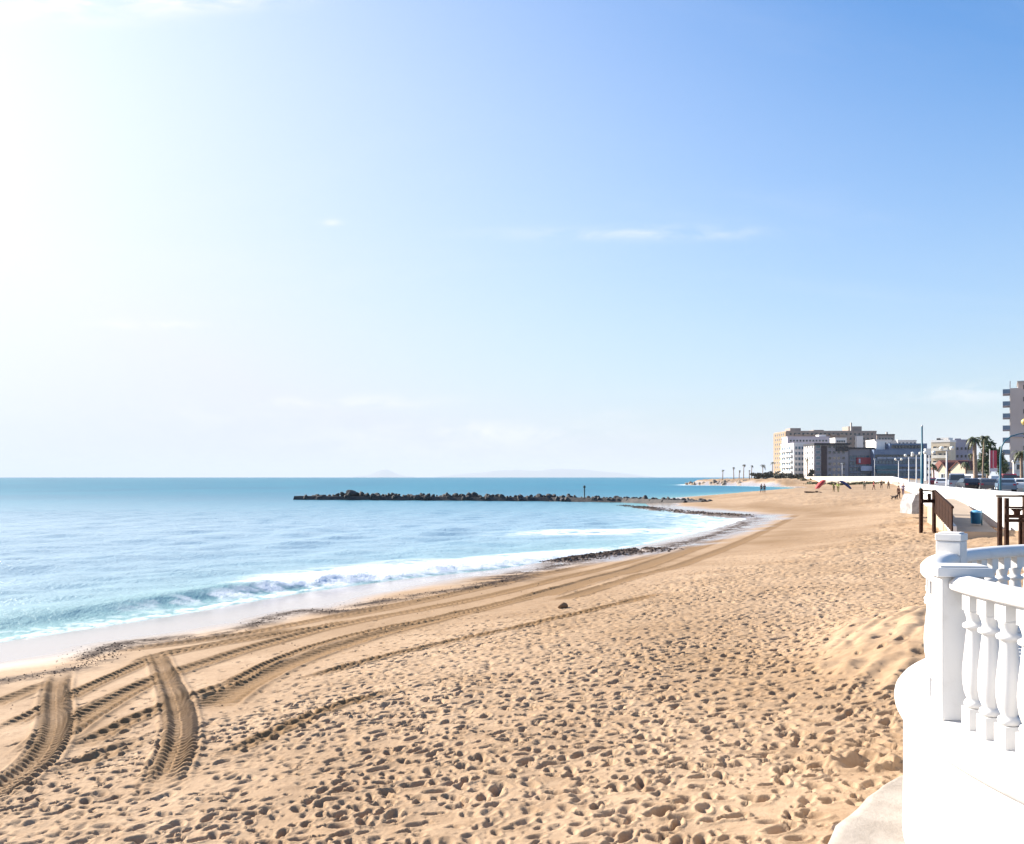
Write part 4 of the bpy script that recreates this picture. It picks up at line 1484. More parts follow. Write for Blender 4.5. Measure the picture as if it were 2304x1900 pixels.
# headland shrubs
for i, (px, d, wpx, top, lab) in enumerate(((1703, 512, 30, 1064, 'round dark shrub at the left end of the headland scrub'), (1727, 516, 34, 1062, 'wide dark shrub between headland palms'),
                                            (1752, 512, 34, 1064, 'dark shrub below the tan apartment block end'), (1775, 500, 30, 1067, 'low dark shrub in front of the white balconied block'),
                                            (1800, 500, 26, 1066, 'greyish shrub beside the white balconied block foot'), (1826, 478, 18, 1060, 'small shrub below the modern block side wall'))):
    r_ = thing('shrub', lab, 'shrub', (XP(px, d), d, LZ), 0, 'shrubs on the far headland')
    rw = wpx / 2 / FPX * d
    hh = ZP(top, d) - LZ
    leaf_cloud(700, rw * 1.2, rw, hh * 0.62, 0.55, 60 + i, 8).build('foliage', make_mat('shrub_leaf', (0.055, 0.055, 0.04), 0.7, (0.08, 0.075, 0.055), 0.5), r_, (0, 0, hh * 0.5))
    MB().tube([(0, 0, -0.3), (0.1, 0, hh * 0.5)], [0.2, 0.1], 6).build('stem', bark, r_)
# dune scrub strip below the cream wall
m = MB()
for i in range(70):
    u = rr.random()
    x, y = 136 + 17 * u + rr.uniform(-3, 2), 330 + 142 * u + rr.uniform(-3, 3)
    c_ = leaf_cloud(34, rr.uniform(1.0, 2.4), rr.uniform(0.8, 1.6), rr.uniform(0.4, 0.9), 0.4, 300 + i, 4)
    zz_ = beach_point(x, y)
    m.add([(q_[0] + x, q_[1] + y, q_[2] + zz_ + 0.35) for q_ in c_.v], c_.f)
o = m.build('dune_scrub', leaf_dune)
kind(o, 'stuff')

# ------------------------------------------------------------------ promenade lamps, poles, banner
LAMPG = 'white promenade lamps along the sea wall'


def lamp(label, px, top_py, d, first=None):
    x = XP(px, d)
    H = ZP(top_py, d) - LZ
    r_ = thing('street_lamp', label, 'street lamp', (x, d, LZ), 0, LAMPG)
    MB().tube([(0, 0, 0), (0, 0, 0.6), (0, 0, 0.62), (0, 0, H - 0.5)], [0.17, 0.16, 0.12, 0.09], 10).build('pole', grey_metal, r_)
    MB().beam((-0.75, 0, H - 0.5), (0.75, 0, H - 0.5), 0.09, 0.09).build('arm', grey_metal, r_)
    lm = MB()
    lm.lathe([(0.09, 0.045), (0.26, 0.12), (0.30, 0.40), (0.24, 0.50), (0.06, 0.58)], 10)
    me = lm.mesh('lantern', lamp_white)
    for sx in (-0.72, 0.72):
        put('lantern', me, r_, (sx, 0, H - 0.5))


lamp('farthest white twin lantern lamp, in front of the teal shop panel', 2022, 1032, 215)
lamp('white twin lantern lamp second from the far end, left of the teal pole', 2045, 1023, 186)
lamp('white lamp just left of the tall teal pole', 2062, 1018, 168)
lamp('white lamp right of the tall teal pole, before the cream block', 2091, 1016, 148)
lamp('nearest white lamp, in front of the gabled houses', 2130, 1006, 122)

palm('short palm behind the parked cars left of the gabled houses', 2101, 1085, 190, 1046, 1.6, 7, None, 0.16)
palm('palm between the two gabled houses and the tiled house', 2174, 1085, 170, 1042, 1.5, 8, None, 0.15)
palm('palm at the foot of the violet grey block beside the red roof', 2186, 1085, 240, 1022, 1.7, 9, None, 0.18)
for lab, px, top, dd in (('thin white pole in front of the red sign block', 1968, 1034, 425), ('thin white pole in front of the modern block', 1895, 1044, 440)):
    r_ = thing('light_pole', lab, 'pole', (XP(px, dd), dd, LZ), 0, 'thin white poles before the dark blocks')
    hh = ZP(top, dd) - LZ
    MB().tube([(0, 0, 0), (0, 0, hh)], [0.16, 0.11], 8).build('shaft', grey_metal, r_)
    MB().box(-0.5, 0.5, -0.2, 0.2, 0, 0.3).build('lamp_head', lamp_white, r_, (0, 0, hh))
d = 108
r_ = thing('teal_mast', 'tall plain teal mast standing on the sea wall promenade', 'pole', (XP(2074.5, d), d, LZ))
H = ZP(960, d) - LZ
MB().tube([(0, 0, 0), (0, 0, 0.5), (0, 0, 0.52), (0, 0, H * 0.55), (0, 0, H * 0.56), (0, 0, H)], [0.24, 0.24, 0.17, 0.165, 0.11, 0.09], 12).build('shaft', teal_paint, r_)
MB().lathe([(0.12, 0), (0.13, 0.05), (0.05, 0.18)], 12).build('cap', grey_metal, r_, (0, 0, H))
MB().box(-0.35, 0.35, -0.35, 0.35, -0.1, 0.12).build('base_plate', concrete, r_)

d = 82
r_ = thing('curved_teal_lamp', 'teal curved arm street lamp at the right edge by the tower', 'street lamp', (XP(2251, d), d, LZ))
H = ZP(1005, d) - LZ
pts = [(0, 0, 0), (0, 0, 0.6), (0, 0, H * 0.8), (0.12, 0, H), (0.45, 0, H + 0.55), (1.0, 0, H + 0.95), (1.7, 0, H + 1.15), (2.5, 0, H + 1.25)]
MB().tube(pts, [0.13, 0.10, 0.08, 0.07, 0.06, 0.055, 0.05, 0.05], 10).build('pole', teal_paint, r_)
MB().lathe([(0.05, 0.25), (0.28, 0.1), (0.32, 0.0), (0.2, -0.06)], 12).build('lantern', lamp_gold, r_, (2.5, 0, H + 1.15))
d = 88
r_ = thing('globe_lamp', 'pale golden globe lamp head high at the right edge', 'street lamp', (XP(2306, d), d, LZ))
H = ZP(950, d) - LZ
MB().tube([(0, 0, 0), (0, 0, 0.5), (0, 0, H - 0.3)], [0.12, 0.09, 0.05], 10).build('pole', teal_paint, r_)
MB().lathe([(0.06, -0.35), (0.22, -0.26), (0.34, -0.02), (0.34, 0.12), (0.2, 0.28), (0.03, 0.36)], 14).build('globe', lamp_gold, r_, (0, 0, H))

d = 120
r_ = thing('banner', 'tall red and white banner on a pole before the dark trees', 'banner', (XP(2235, d), d, LZ))
z0_, z1_ = ZP(1054, d) - LZ, ZP(1014, d) - LZ
MB().tube([(-0.5, 0, 0), (-0.5, 0, z1_ + 0.2)], [0.05, 0.04], 8).build('pole', grey_metal, r_)
m = MB()
N = 8
for i in range(N):
    u0, u1 = i / N, (i + 1) / N
    y0_, y1_ = 0.06 * math.sin(u0 * 9), 0.06 * math.sin(u1 * 9)
    mi = 1 if 3 <= i <= 3 or i == 0 else 0
    m.add([(-0.45 + 0.95 * u0, y0_, z0_), (-0.45 + 0.95 * u1, y1_, z0_), (-0.45 + 0.95 * u1, y1_, z1_), (-0.45 + 0.95 * u0, y0_, z1_),
           (-0.45 + 0.95 * u0, y0_ + 0.02, z0_), (-0.45 + 0.95 * u1, y1_ + 0.02, z0_), (-0.45 + 0.95 * u1, y1_ + 0.02, z1_), (-0.45 + 0.95 * u0, y0_ + 0.02, z1_)],
          [(0, 1, 2, 3), (7, 6, 5, 4), (3, 2, 6, 7), (0, 4, 5, 1)], mi)
m.build('flag_cloth', [plain('banner_red', (0.60, 0.06, 0.09), 0.7), plain('banner_pink', (0.75, 0.45, 0.45), 0.7)], r_)
MB().box(-0.48, 0.52, -0.03, 0.03, z0_ - 0.45, z0_ - 0.02).build('white_panel', frame_white, r_)

# small signs / boards in front of the shops
d = 112
r_ = thing('white_cabinet', 'white boxy drinks cabinet under the red banner', 'cabinet', (XP(2236, d), d, LZ))
MB().box(-0.5, 0.5, -0.3, 0.3, 0.05, 1.75).build('body', frame_white, r_, bevel=0.03)
MB().box(-0.42, 0.42, -0.33, -0.303, 0.3, 1.6).build('door', plain('pale_blue_panel', (0.55, 0.62, 0.72), 0.3), r_)
MB().box(-0.45, 0.45, -0.25, 0.25, 0.0, 0.048).build('base', rubber, r_)


# ------------------------------------------------------------------ parked cars
def make_car(label, loc, rz, paint, van=False):
    r_ = thing('parked_van' if van else 'parked_car', label, 'van' if van else 'car', loc, rz, 'vehicles parked behind the sea wall')
    if van:
        side = [(-2.4, 0.35), (-2.45, 1.0), (-2.35, 1.95), (-2.1, 2.05), (1.0, 2.05), (1.45, 1.85), (2.0, 1.2), (2.4, 1.05), (2.48, 0.7), (2.45, 0.35)]
        gl = [(-2.0, 1.25), (-1.98, 1.85), (0.95, 1.85), (1.35, 1.72), (1.8, 1.25)]
        w2 = 0.95
    else:
        side = [(-2.1, 0.32), (-2.15, 0.75), (-2.05, 0.95), (-1.75, 1.0), (-1.35, 1.38), (-0.9, 1.47), (0.25, 1.46), (0.6, 1.35), (1.1, 0.98), (1.85, 0.86), (2.1, 0.7), (2.14, 0.32)]
        gl = [(-1.5, 1.0), (-1.22, 1.33), (-0.85, 1.41), (0.22, 1.40), (0.5, 1.31), (0.95, 1.0)]
        w2 = 0.86
    m = MB()
    n_ = len(side)
    vs = []
    for yy_, k in ((-w2, 1), (-w2 * 0.99, 0), (w2 * 0.99, 0), (w2, 1)):
        for x_, z_ in side:
            inset = 0.0 if z_ < 1.02 else 0.16 * (z_ - 1.0) / 0.45 * (0.5 if van else 1)
            vs.append((x_, math.copysign(abs(yy_) - inset, yy_) if True else yy_, z_))
    fs = [tuple(range(n_)), tuple(range(4 * n_ - 1, 3 * n_ - 1, -1))]
    for b_ in (0, 1, 2):
        for i in range(n_):
            j = (i + 1) % n_
            fs.append((b_ * n_ + i, (b_ + 1) * n_ + i, (b_ + 1) * n_ + j, b_ * n_ + j))
    m.add(vs, fs)
    m.build('body', paint, r_)
    for s_ in (-1, 1):
        m = MB()
        ins = lambda z_: 0.0 if z_ < 1.02 else 0.16 * (z_ - 1.0) / 0.45 * (0.5 if van else 1)
        a = [(x_, s_ * (w2 - ins(z_) + 0.012), z_) for x_, z_ in gl]
        b_ = [(x_, s_ * (w2 - ins(z_) - 0.05), z_) for x_, z_ in gl]
        k = len(gl)
        m.add(a + b_, [tuple(range(k)), tuple(range(2 * k - 1, k - 1, -1))] + [(i, i + k, (i + 1) % k + k, (i + 1) % k) for i in range(k)])
        m.build('side_window', glass_dark, r_)
    f0, f1 = ((1.98, 1.25), (1.47, 1.80)) if van else ((1.06, 1.02), (0.64, 1.34))
    MB().add([(f0[0] + 0.02, -w2 * 0.85, f0[1]), (f0[0] + 0.02, w2 * 0.85, f0[1]), (f1[0] + 0.02, w2 * 0.76, f1[1]), (f1[0] + 0.02, -w2 * 0.76, f1[1]),
              (f0[0] - 0.1, -w2 * 0.85, f0[1]), (f0[0] - 0.1, w2 * 0.85, f0[1]), (f1[0] - 0.1, w2 * 0.76, f1[1]), (f1[0] - 0.1, -w2 * 0.76, f1[1])],
             [(0, 1, 2, 3), (7, 6, 5, 4), (0, 4, 5, 1), (3, 2, 6, 7), (0, 3, 7, 4), (1, 5, 6, 2)]).build('windscreen', glass_dark, r_)
    f0, f1 = ((-2.42, 1.2), (-2.37, 1.85)) if van else ((-1.72, 1.02), (-1.38, 1.33))
    MB().add([(f0[0] - 0.03, -w2 * 0.85, f0[1]), (f0[0] - 0.03, w2 * 0.85, f0[1]), (f1[0] - 0.03, w2 * 0.76, f1[1]), (f1[0] - 0.03, -w2 * 0.76, f1[1]),
              (f0[0] + 0.1, -w2 * 0.85, f0[1]), (f0[0] + 0.1, w2 * 0.85, f0[1]), (f1[0] + 0.1, w2 * 0.76, f1[1]), (f1[0] + 0.1, -w2 * 0.76, f1[1])],
             [(0, 1, 2, 3), (7, 6, 5, 4), (0, 4, 5, 1), (3, 2, 6, 7), (0, 3, 7, 4), (1, 5, 6, 2)]).build('rear_window', glass_dark, r_)
    wx = 1.45 if van else 1.3
    for sx in (-wx, wx):
        for s_ in (-1, 1):
            wh = MB().tube([(0, -0.1, 0), (0, 0.1, 0)], 0.32, 14).build('wheel', rubber, r_, (sx, s_ * (w2 - 0.06), 0.32))
            MB().tube([(0, -0.012, 0), (0, 0.012, 0)], 0.2, 10).build('rim', chrome, wh, (0, s_ * 0.1, 0))
    for s_ in (-1, 1):
        MB().box(-0.05, 0.03, -0.14, 0.14, -0.07, 0.07).build('headlight', lamp_white, r_, ((2.44 if van else 2.08), s_ * w2 * 0.7, 0.72))
        MB().box(-0.03, 0.05, -0.12, 0.12, -0.08, 0.08).build('tail_light', red_sign, r_, ((-2.42 if van else -2.12), s_ * w2 * 0.75, 0.82))
    return r_


def paint(n_, c_):
    return make_mat(n_, c_, 0.25, tuple(k * 0.95 for k in c_), 0.5)


RZ = R(66)
cars = [('white parked car behind the wall beside the second lamp pole', 2118, 132, (0.74, 0.74, 0.74), False, RZ), ('grey blue parked van in front of the wider gabled house', 2152, 112, (0.28, 0.31, 0.36), True, RZ),
        ('black parked car just left of the thick trunked palm', 2178, 100, (0.02, 0.02, 0.025), False, RZ + 0.2), ('dark grey parked car right of the thick trunked palm', 2222, 98, (0.09, 0.09, 0.10), False, RZ),
        ('dark red parked car left of the white parked car', 2100, 150, (0.16, 0.02, 0.03), False, RZ), ('red parked van below the shop pavilion roof', 2268, 120, (0.36, 0.04, 0.05), True, RZ),
        ('blue grey parked car at the foot of the curved teal lamp', 2262, 94, (0.14, 0.20, 0.27), False, RZ), ('white parked car at the right edge below the kiosk', 2298, 104, (0.74, 0.73, 0.72), False, RZ),
        ('silver parked car before the tiled roof house', 2195, 126, (0.6, 0.6, 0.62), False, RZ), ('white parked van behind the black parked car', 2180, 138, (0.75, 0.74, 0.73), True, RZ + 0.5)]
for i, (lab, px, d, c_, van, rz_) in enumerate(cars):
    make_car(lab, (XP(px, d), d, LZ + 0.008), rz_, paint('car_paint', c_), van)

# ------------------------------------------------------------------ beach access: ramp, timber stair, timber frame, bin
# ramp along the sea wall
ramp_pts = [(30.9, 63.0, -1.55), (28.4, 56.5, -1.75), (26.0, 50.5, -2.15), (24.2, 46.0, -2.50), (23.0, 43.0, -2.66)]
rt = thing('access_ramp', 'tan concrete ramp sloping down along the white sea wall to the sand', 'ramp', (23.4, 46, -3.2))
m = MB()
vs, fs = [], []
for x, y, z_ in ramp_pts:
    for ox, zz_ in ((-1.25, z_), (0.42, z_), (0.42, -3.6), (-1.25, -3.6)):
        vs.append((x + ox - 23.4, y - ox * 0.36 - 46, zz_ + 3.2))
k = len(ramp_pts)
for i in range(k - 1):
    for j in range(4):
        fs.append((4 * i + j, 4 * i + (j + 1) % 4, 4 * i + 4 + (j + 1) % 4, 4 * i + 4 + j))
fs += [(0, 1, 2, 3), (4 * k - 1, 4 * k - 2, 4 * k - 3, 4 * k - 4)]
m.add(vs, fs)
m.build('deck', make_mat('ramp_concrete', (0.42, 0.32, 0.23), 0.9, (0.36, 0.27, 0.19), 0.8, 0.3, 10, 0.02), rt)
m = MB()
for a, b in zip(ramp_pts[:-1], ramp_pts[1:]):
    m.beam((a[0] - 1.33 - 23.4, a[1] + 0.48 - 46, a[2] + 3.2), (b[0] - 1.33 - 23.4, b[1] + 0.48 - 46, b[2] + 3.2), 0.16, 0.5)
m.build('kerb', white_smooth, rt)
# timber stair
d = 50
sx0 = XP(2069, d)
st = thing('timber_barrier', 'dark timber barrier with tall posts and boarded sloping side beside the ramp', 'barrier', (sx0, d, -2.45))


def PX(px, py, d, o=(sx0, 50, -2.45)):
    a = at(px, py, d)
    return (a[0] - o[0], a[1] - o[1], a[2] - o[2])


for px, top, dd in ((2072, 1099, 50), (2102, 1103, 50), (2073, 1104, 51.5), (2101, 1107, 51.5)):
    a = PX(px, top, dd)
    MB().box(-0.075, 0.075, -0.07, 0.07, -0.7, a[2]).build('post', dark_wood, st, (a[0], a[1], 0))
a, b = PX(2072, 1128, 49.9), PX(2103, 1128, 49.9)
MB().beam(a, b, 0.10, 0.2).build('cross_rail', dark_wood, st)
a, b = PX(2072, 1103, 49.9), PX(2103, 1106, 49.9)
MB().beam(a, b, 0.08, 0.08).build('top_bar', dark_wood, st)
a = PX(2091, 1113, 49.9)
MB().box(-0.08, 0.08, -0.05, 0.05, 0, 0.4).build('short_post', dark_wood, st, (a[0], a[1], PX(2091, 1127, 49.9)[2]))
# boarded side: separate boards side by side down the slope
Ttop, Tbot = PX(2103, 1107, 50), PX(2143, 1145, 43.5)
NB = 12
for i in range(NB):
    u = (i + 0.5) / NB
    x = Ttop[0] + (Tbot[0] - Ttop[0]) * u
    y = Ttop[1] + (Tbot[1] - Ttop[1]) * u
    zt = Ttop[2] + (Tbot[2] - Ttop[2]) * u
    ang = math.atan2(Tbot[1] - Ttop[1], Tbot[0] - Ttop[0])
    L = math.dist(Ttop[:2], Tbot[:2]) / NB
    MB().box(-L * 0.47, L * 0.47, -0.03, 0.03, 0, 1.0).build('board', dark_wood, st, (x, y, max(-0.25, zt - 1.15) + 0.02 * random.random()), (0, 0, ang), 0, (1, 1, 1)) if False else \
        put('board', MB().box(-L * 0.47, L * 0.47, -0.03, 0.03, 0, min(1.15, zt + 0.25)).mesh('board', dark_wood), st, (x, y + 0.01 * (i % 2), zt - min(1.15, zt + 0.25)), (0, 0, ang))
MB().beam((Ttop[0], Ttop[1] - 0.02, Ttop[2] + 0.06), (Tbot[0], Tbot[1] - 0.02, Tbot[2] + 0.06), 0.12, 0.1).build('handrail', dark_wood, st)
# grey sand-fence panels and rubble beyond the stair
d = 72
r_ = thing('concrete_ramp_block', 'pale grey concrete block ramp beyond the timber stair', 'ramp', (XP(2052, d), d, -2.7))
w_ = XP(2078, d) - XP(2052, d)
MB().prism([(0, -0.3), (w_, -0.3), (w_, 1.35), (w_ * 0.35, 1.3), (0, 0.55)], 0, 2.2).build('deck', make_mat('grey_cement', (0.36, 0.34, 0.33), 0.9, (0.22, 0.205, 0.20), 1.8, 0.4, 6, 0.04), r_)
MB().beam((w_ * 0.35, -0.06, 1.32), (w_, -0.06, 1.38), 0.12, 0.12).build('kerb', white_smooth, r_)

# timber frame at the right edge
d = 33
o0 = (XP(2247, d), d, -2.62)
tf = thing('timber_railing', 'dark timber railing frame with thick beam at the right edge', 'railing', o0)
P2 = lambda px, py, dd=33: PX(px, py, dd, o0)
for px, top, dd in ((2249.5, 1119, 33), (2265, 1121, 34.2), (2306, 1118, 33.6)):
    a = P2(px, top, dd)
    MB().box(-0.065, 0.065, -0.06, 0.06, -0.2, a[2]).build('post', dark_wood, tf, (a[0], a[1], 0))
a = P2(2296, 1165, 33.8)
MB().box(-0.05, 0.05, -0.05, 0.05, -0.2, a[2]).build('post', dark_wood, tf, (a[0], a[1], 0))
for py0, th_, nm in ((1116.5, 0.07, 'top_bar'), (1142, 0.07, 'rail'), (1162, 0.13, 'beam'), (1171.5, 0.12, 'beam')):
    a, b = P2(2243 if nm == 'top_bar' else 2262, py0, 32.9), P2(2330, py0 + 0.5, 33.4)
    MB().beam(a, b, 0.09, th_).build(nm, dark_wood, tf)
a = P2(2288, 1160, 33.05)
MB().prism([(-0.10, 0), (0.10, 0), (0.11, 0.14), (0.24, 0.25), (-0.24, 0.25), (-0.11, 0.14)], -0.04, 0.04).build('bracket', dark_wood, tf, a)

# blue bin
bx_, by_, bz_ = at(2196, 1178, 46)
bn = thing('litter_bin', 'bright blue litter bin standing against the white sea wall', 'bin', (bx_, by_, bz_ - 0.02))
MB().lathe([(0.20, 0.0), (0.24, 0.02), (0.27, 0.55), (0.28, 0.57)], 18).build('body', blue_plastic, bn)
MB().lathe([(0.285, 0.572), (0.29, 0.60), (0.2, 0.68), (0.05, 0.70)], 18).build('lid', plain('pale_blue_lid', (0.15, 0.42, 0.62), 0.4), bn)
MB().tube([(0.33, 0.05, -0.1), (0.33, 0.05, 0.72)], 0.03, 8).build('post', teal_paint, bn)

# log lying on the sand
lx, ly, lz = ground(2192, 1196)
lg = thing('driftwood_log', 'brown driftwood log lying on the sand near the blue bin', 'log', (lx, ly, beach_point(lx, ly)))
MB().tube([(0, 0, 0.06), (0.35, 0.06, 0.1), (0.7, 0.02, 0.09), (1.05, 0.08, 0.1), (1.3, 0.1, 0.07)], [0.06, 0.09, 0.10, 0.08, 0.04], 9).build('trunk', drift_wood, lg)
MB().tube([(0.85, 0.05, 0.1), (1.0, -0.05, 0.2), (1.08, -0.06, 0.26)], [0.045, 0.035, 0.02], 7).build('branch_stub', drift_wood, lg)
lx, ly, lz = ground(1829, 1109)
lg = thing('driftwood_plank', 'long dark driftwood plank on the far sand left of the lime figures', 'plank', (lx, ly, beach_point(lx, ly)))
MB().box(-1.4, 1.4, -0.25, 0.25, 0.0, 0.22).build('board', dark_wood, lg, (0, 0, 0), (0.05, 0.03, 0.1), 0.04)
MB().box(-0.1, 0.1, -0.3, 0.3, 0.2, 0.3).build('cleat', dark_wood, lg, (0.6, 0, 0.02), (0.05, 0.03, 0.1))


# ------------------------------------------------------------------ people
def skin_obj(name, verts, edges, radii, mat, parent, root=0):
    me = bpy.data.meshes.new(name)
    me.from_pydata(verts, edges, [])
    o = bpy.data.objects.new(name, me)
    COL.objects.link(o)
    md_ = o.modifiers.new('skin', 'SKIN')
    sv = me.skin_vertices[0].data if me.skin_vertices else None
    if sv is None:
        bm_ = bmesh.new()
        bm_.from_mesh(me)
        bm_.verts.layers.skin.verify()
        bm_.to_mesh(me)
        bm_.free()
        sv = me.skin_vertices[0].data
    for i, r2 in enumerate(radii):
        sv[i].radius = r2 if hasattr(r2, '__len__') else (r2, r2)
        sv[i].use_root = i == root
    sd = o.modifiers.new('sub', 'SUBSURF')
    sd.levels = sd.render_levels = 1
    dg = bpy.context.evaluated_depsgraph_get()
    ev = o.evaluated_get(dg)
    m2 = bpy.data.meshes.new_from_object(ev)
    bpy.data.objects.remove(o)
    m2.materials.clear()
    m2.materials.append(mat)
    for q_ in m2.polygons:
        q_.use_smooth = True
    return put(name, m2, parent)


skin_tone = plain('skin', (0.42, 0.25, 0.17), 0.6)
hair_dark = plain('dark_hair', (0.03, 0.02, 0.015), 0.7)


def person(label, loc, rz, top_c, leg_c, stride=0.18, h=1.7, arm=0.0, group='people on the beach'):
    r_ = thing('person', label, 'person', loc, rz, group)
    k = h / 1.7
    S_ = lambda L: [(x * k, y * k, z_ * k) for x, y, z_ in L]
    st_ = stride
    V_ = [(0, 0, 0.92), (0, 0, 1.12), (0, 0, 1.36), (0, 0, 1.47), (0, -0.02, 1.57), (0, -0.02, 1.66),
          (0.10, 0, 0.86), (0.11, -st_ * 0.5, 0.48), (0.11, -st_ * 0.6, 0.07), (0.11, -st_ * 0.6 - 0.16, 0.03),
          (-0.10, 0, 0.86), (-0.11, st_ * 0.4, 0.48), (-0.11, st_ * 0.9, 0.07), (-0.11, st_ * 0.9 - 0.16, 0.03),
          (0.19, 0, 1.38), (0.25, 0.05 + arm, 1.10), (0.25, -0.08 - arm * 2, 0.88), (0.25, -0.10 - arm * 2.3, 0.79),
          (-0.19, 0, 1.38), (-0.25, 0.03, 1.10), (-0.25, -0.06, 0.88), (-0.25, -0.08, 0.79)]
    E_ = [(0, 1), (1, 2), (2, 3), (3, 4), (4, 5), (0, 6), (6, 7), (7, 8), (8, 9), (0, 10), (10, 11), (11, 12), (12, 13), (2, 14), (14, 15), (15, 16), (16, 17), (2, 18), (18, 19), (19, 20), (20, 21)]
    R_ = [(0.13, 0.10), (0.12, 0.09), (0.14, 0.10), 0.055, 0.09, 0.075, 0.085, 0.058, 0.042, 0.032, 0.085, 0.058, 0.042, 0.032, 0.058, 0.043, 0.034, 0.03, 0.058, 0.043, 0.034, 0.03]
    R_ = [tuple(q_ * k for q_ in (x if hasattr(x, '__len__') else (x, x))) for x in R_]
    skin_obj('body', S_(V_), E_, R_, skin_tone, r_)
    grow = 1.2
    ti = [0, 1, 2, 14, 15, 16, 18, 19, 20]
    mp2 = {a: i for i, a in enumerate(ti)}
    te = [(mp2[a], mp2[b]) for a, b in E_ if a in mp2 and b in mp2]
    skin_obj('jacket', S_([V_[i] for i in ti]), te, [tuple(q_ * grow for q_ in R_[i]) for i in ti], plain('jacket_cloth', top_c, 0.9), r_)
    li = [0, 6, 7, 8, 10, 11, 12]
    mp2 = {a: i for i, a in enumerate(li)}
    le = [(mp2[a], mp2[b]) for a, b in E_ if a in mp2 and b in mp2]
    skin_obj('trousers', S_([V_[i] for i in li]), le, [tuple(q_ * 1.22 for q_ in R_[i]) for i in li], plain('trouser_cloth', leg_c, 0.9), r_)
    for s_ in (0, 4):
        a, b = V_[8 + s_], V_[9 + s_]
        skin_obj('shoe', S_([(a[0], a[1] + 0.04, 0.045), (a[0], a[1] - 0.08, 0.045), (b[0], b[1], 0.035)]), [(0, 1), (1, 2)], [0.05 * k, 0.05 * k, 0.04 * k], rubber, r_)
    MB().lathe([(0.03, 0.125), (0.085, 0.10), (0.108, 0.04), (0.10, -0.03)], 12).build('hair', hair_dark, r_, (0, 0.005 * k, 1.60 * k), (0, 0, 0), 0, ).scale = (k, k, k)
    return r_


def on_sand(px, py):
    x, y, z_ = ground(px, py)
    return (x, y, beach_point(x, y))


person('person in dark clothes at the water edge, left of a pair', on_sand(1713, 1109), 0.4, (0.03, 0.05, 0.07), (0.02, 0.03, 0.05))
person('person in dark clothes at the water edge, right of a pair', on_sand(1720, 1109.3), -0.3, (0.02, 0.03, 0.05), (0.02, 0.025, 0.04))
person('person in lime jacket and brown trousers on the far sand', on_sand(1876, 1107), 0.8, (0.22, 0.26, 0.06), (0.14, 0.10, 0.04), 0.1)
person('person in bright lime jacket beside the other lime figure', on_sand(1886, 1107.5), -0.6, (0.42, 0.55, 0.14), (0.20, 0.18, 0.06), 0.25, 1.75, 0.15)
person('person in red jacket walking on the far beach', on_sand(1966, 1102.5), 1.2, (0.45, 0.03, 0.05), (0.10, 0.02, 0.02), 0.3)
person('small person in dark clothes just right of the red jacket figure', on_sand(1983, 1099.5), 0.2, (0.03, 0.02, 0.02), (0.05, 0.03, 0.02))
person('person in brown clothes near the end of the sea wall', on_sand(1999, 1100.5), 0.2, (0.06, 0.04, 0.03), (0.03, 0.025, 0.025))
person('person in grey green clothes left of the red jacket figure', on_sand(1945, 1103), -0.4, (0.14, 0.17, 0.11), (0.12, 0.10, 0.07))
person('person in long dark brown clothes by the white sea wall', on_sand(2022, 1123), 0.5, (0.075, 0.03, 0.018), (0.06, 0.025, 0.015), 0.12, 1.72)
person('person in purple top standing beside the brown clad figure', on_sand(2032, 1114), -0.8, (0.10, 0.07, 0.16), (0.05, 0.03, 0.09), 0.1, 1.65)
person('person in mint green jacket on the promenade under the palms', (XP(2215, 104), 104, LZ), 0.3, (0.25, 0.62, 0.36), (0.45, 0.50, 0.45), 0.1, group=None)

# dog beside the brown clad person
dx_, dy_, dz_ = on_sand(2011, 1125)
dg_ = thing('dog', 'small dark dog on the sand left of the brown clad person', 'dog', (dx_, dy_, dz_), 0.6)
V_ = [(0, 0, 0.42), (0, -0.28, 0.44), (0, -0.42, 0.56), (0, -0.52, 0.62), (0, -0.66, 0.58), (0, 0.22, 0.42), (0, 0.40, 0.52), (0, 0.50, 0.62),
      (0.08, -0.26, 0.28), (0.08, -0.27, 0.03), (-0.08, -0.24, 0.28), (-0.08, -0.20, 0.03), (0.08, 0.20, 0.30), (0.08, 0.30, 0.18), (0.08, 0.25, 0.03), (-0.08, 0.20, 0.30), (-0.08, 0.27, 0.18), (-0.08, 0.22, 0.03)]
E_ = [(0, 1), (1, 2), (2, 3), (3, 4), (0, 5), (5, 6), (6, 7), (1, 8), (8, 9), (1, 10), (10, 11), (5, 12), (12, 13), (13, 14), (5, 15), (15, 16), (16, 17)]
skin_obj('body', V_, E_, [0.12, 0.14, 0.08, 0.085, 0.04, 0.11, 0.03, 0.015, 0.05, 0.03, 0.05, 0.03, 0.06, 0.035, 0.03, 0.06, 0.035, 0.03], plain('dog_fur', (0.04, 0.025, 0.02), 0.9), dg_)


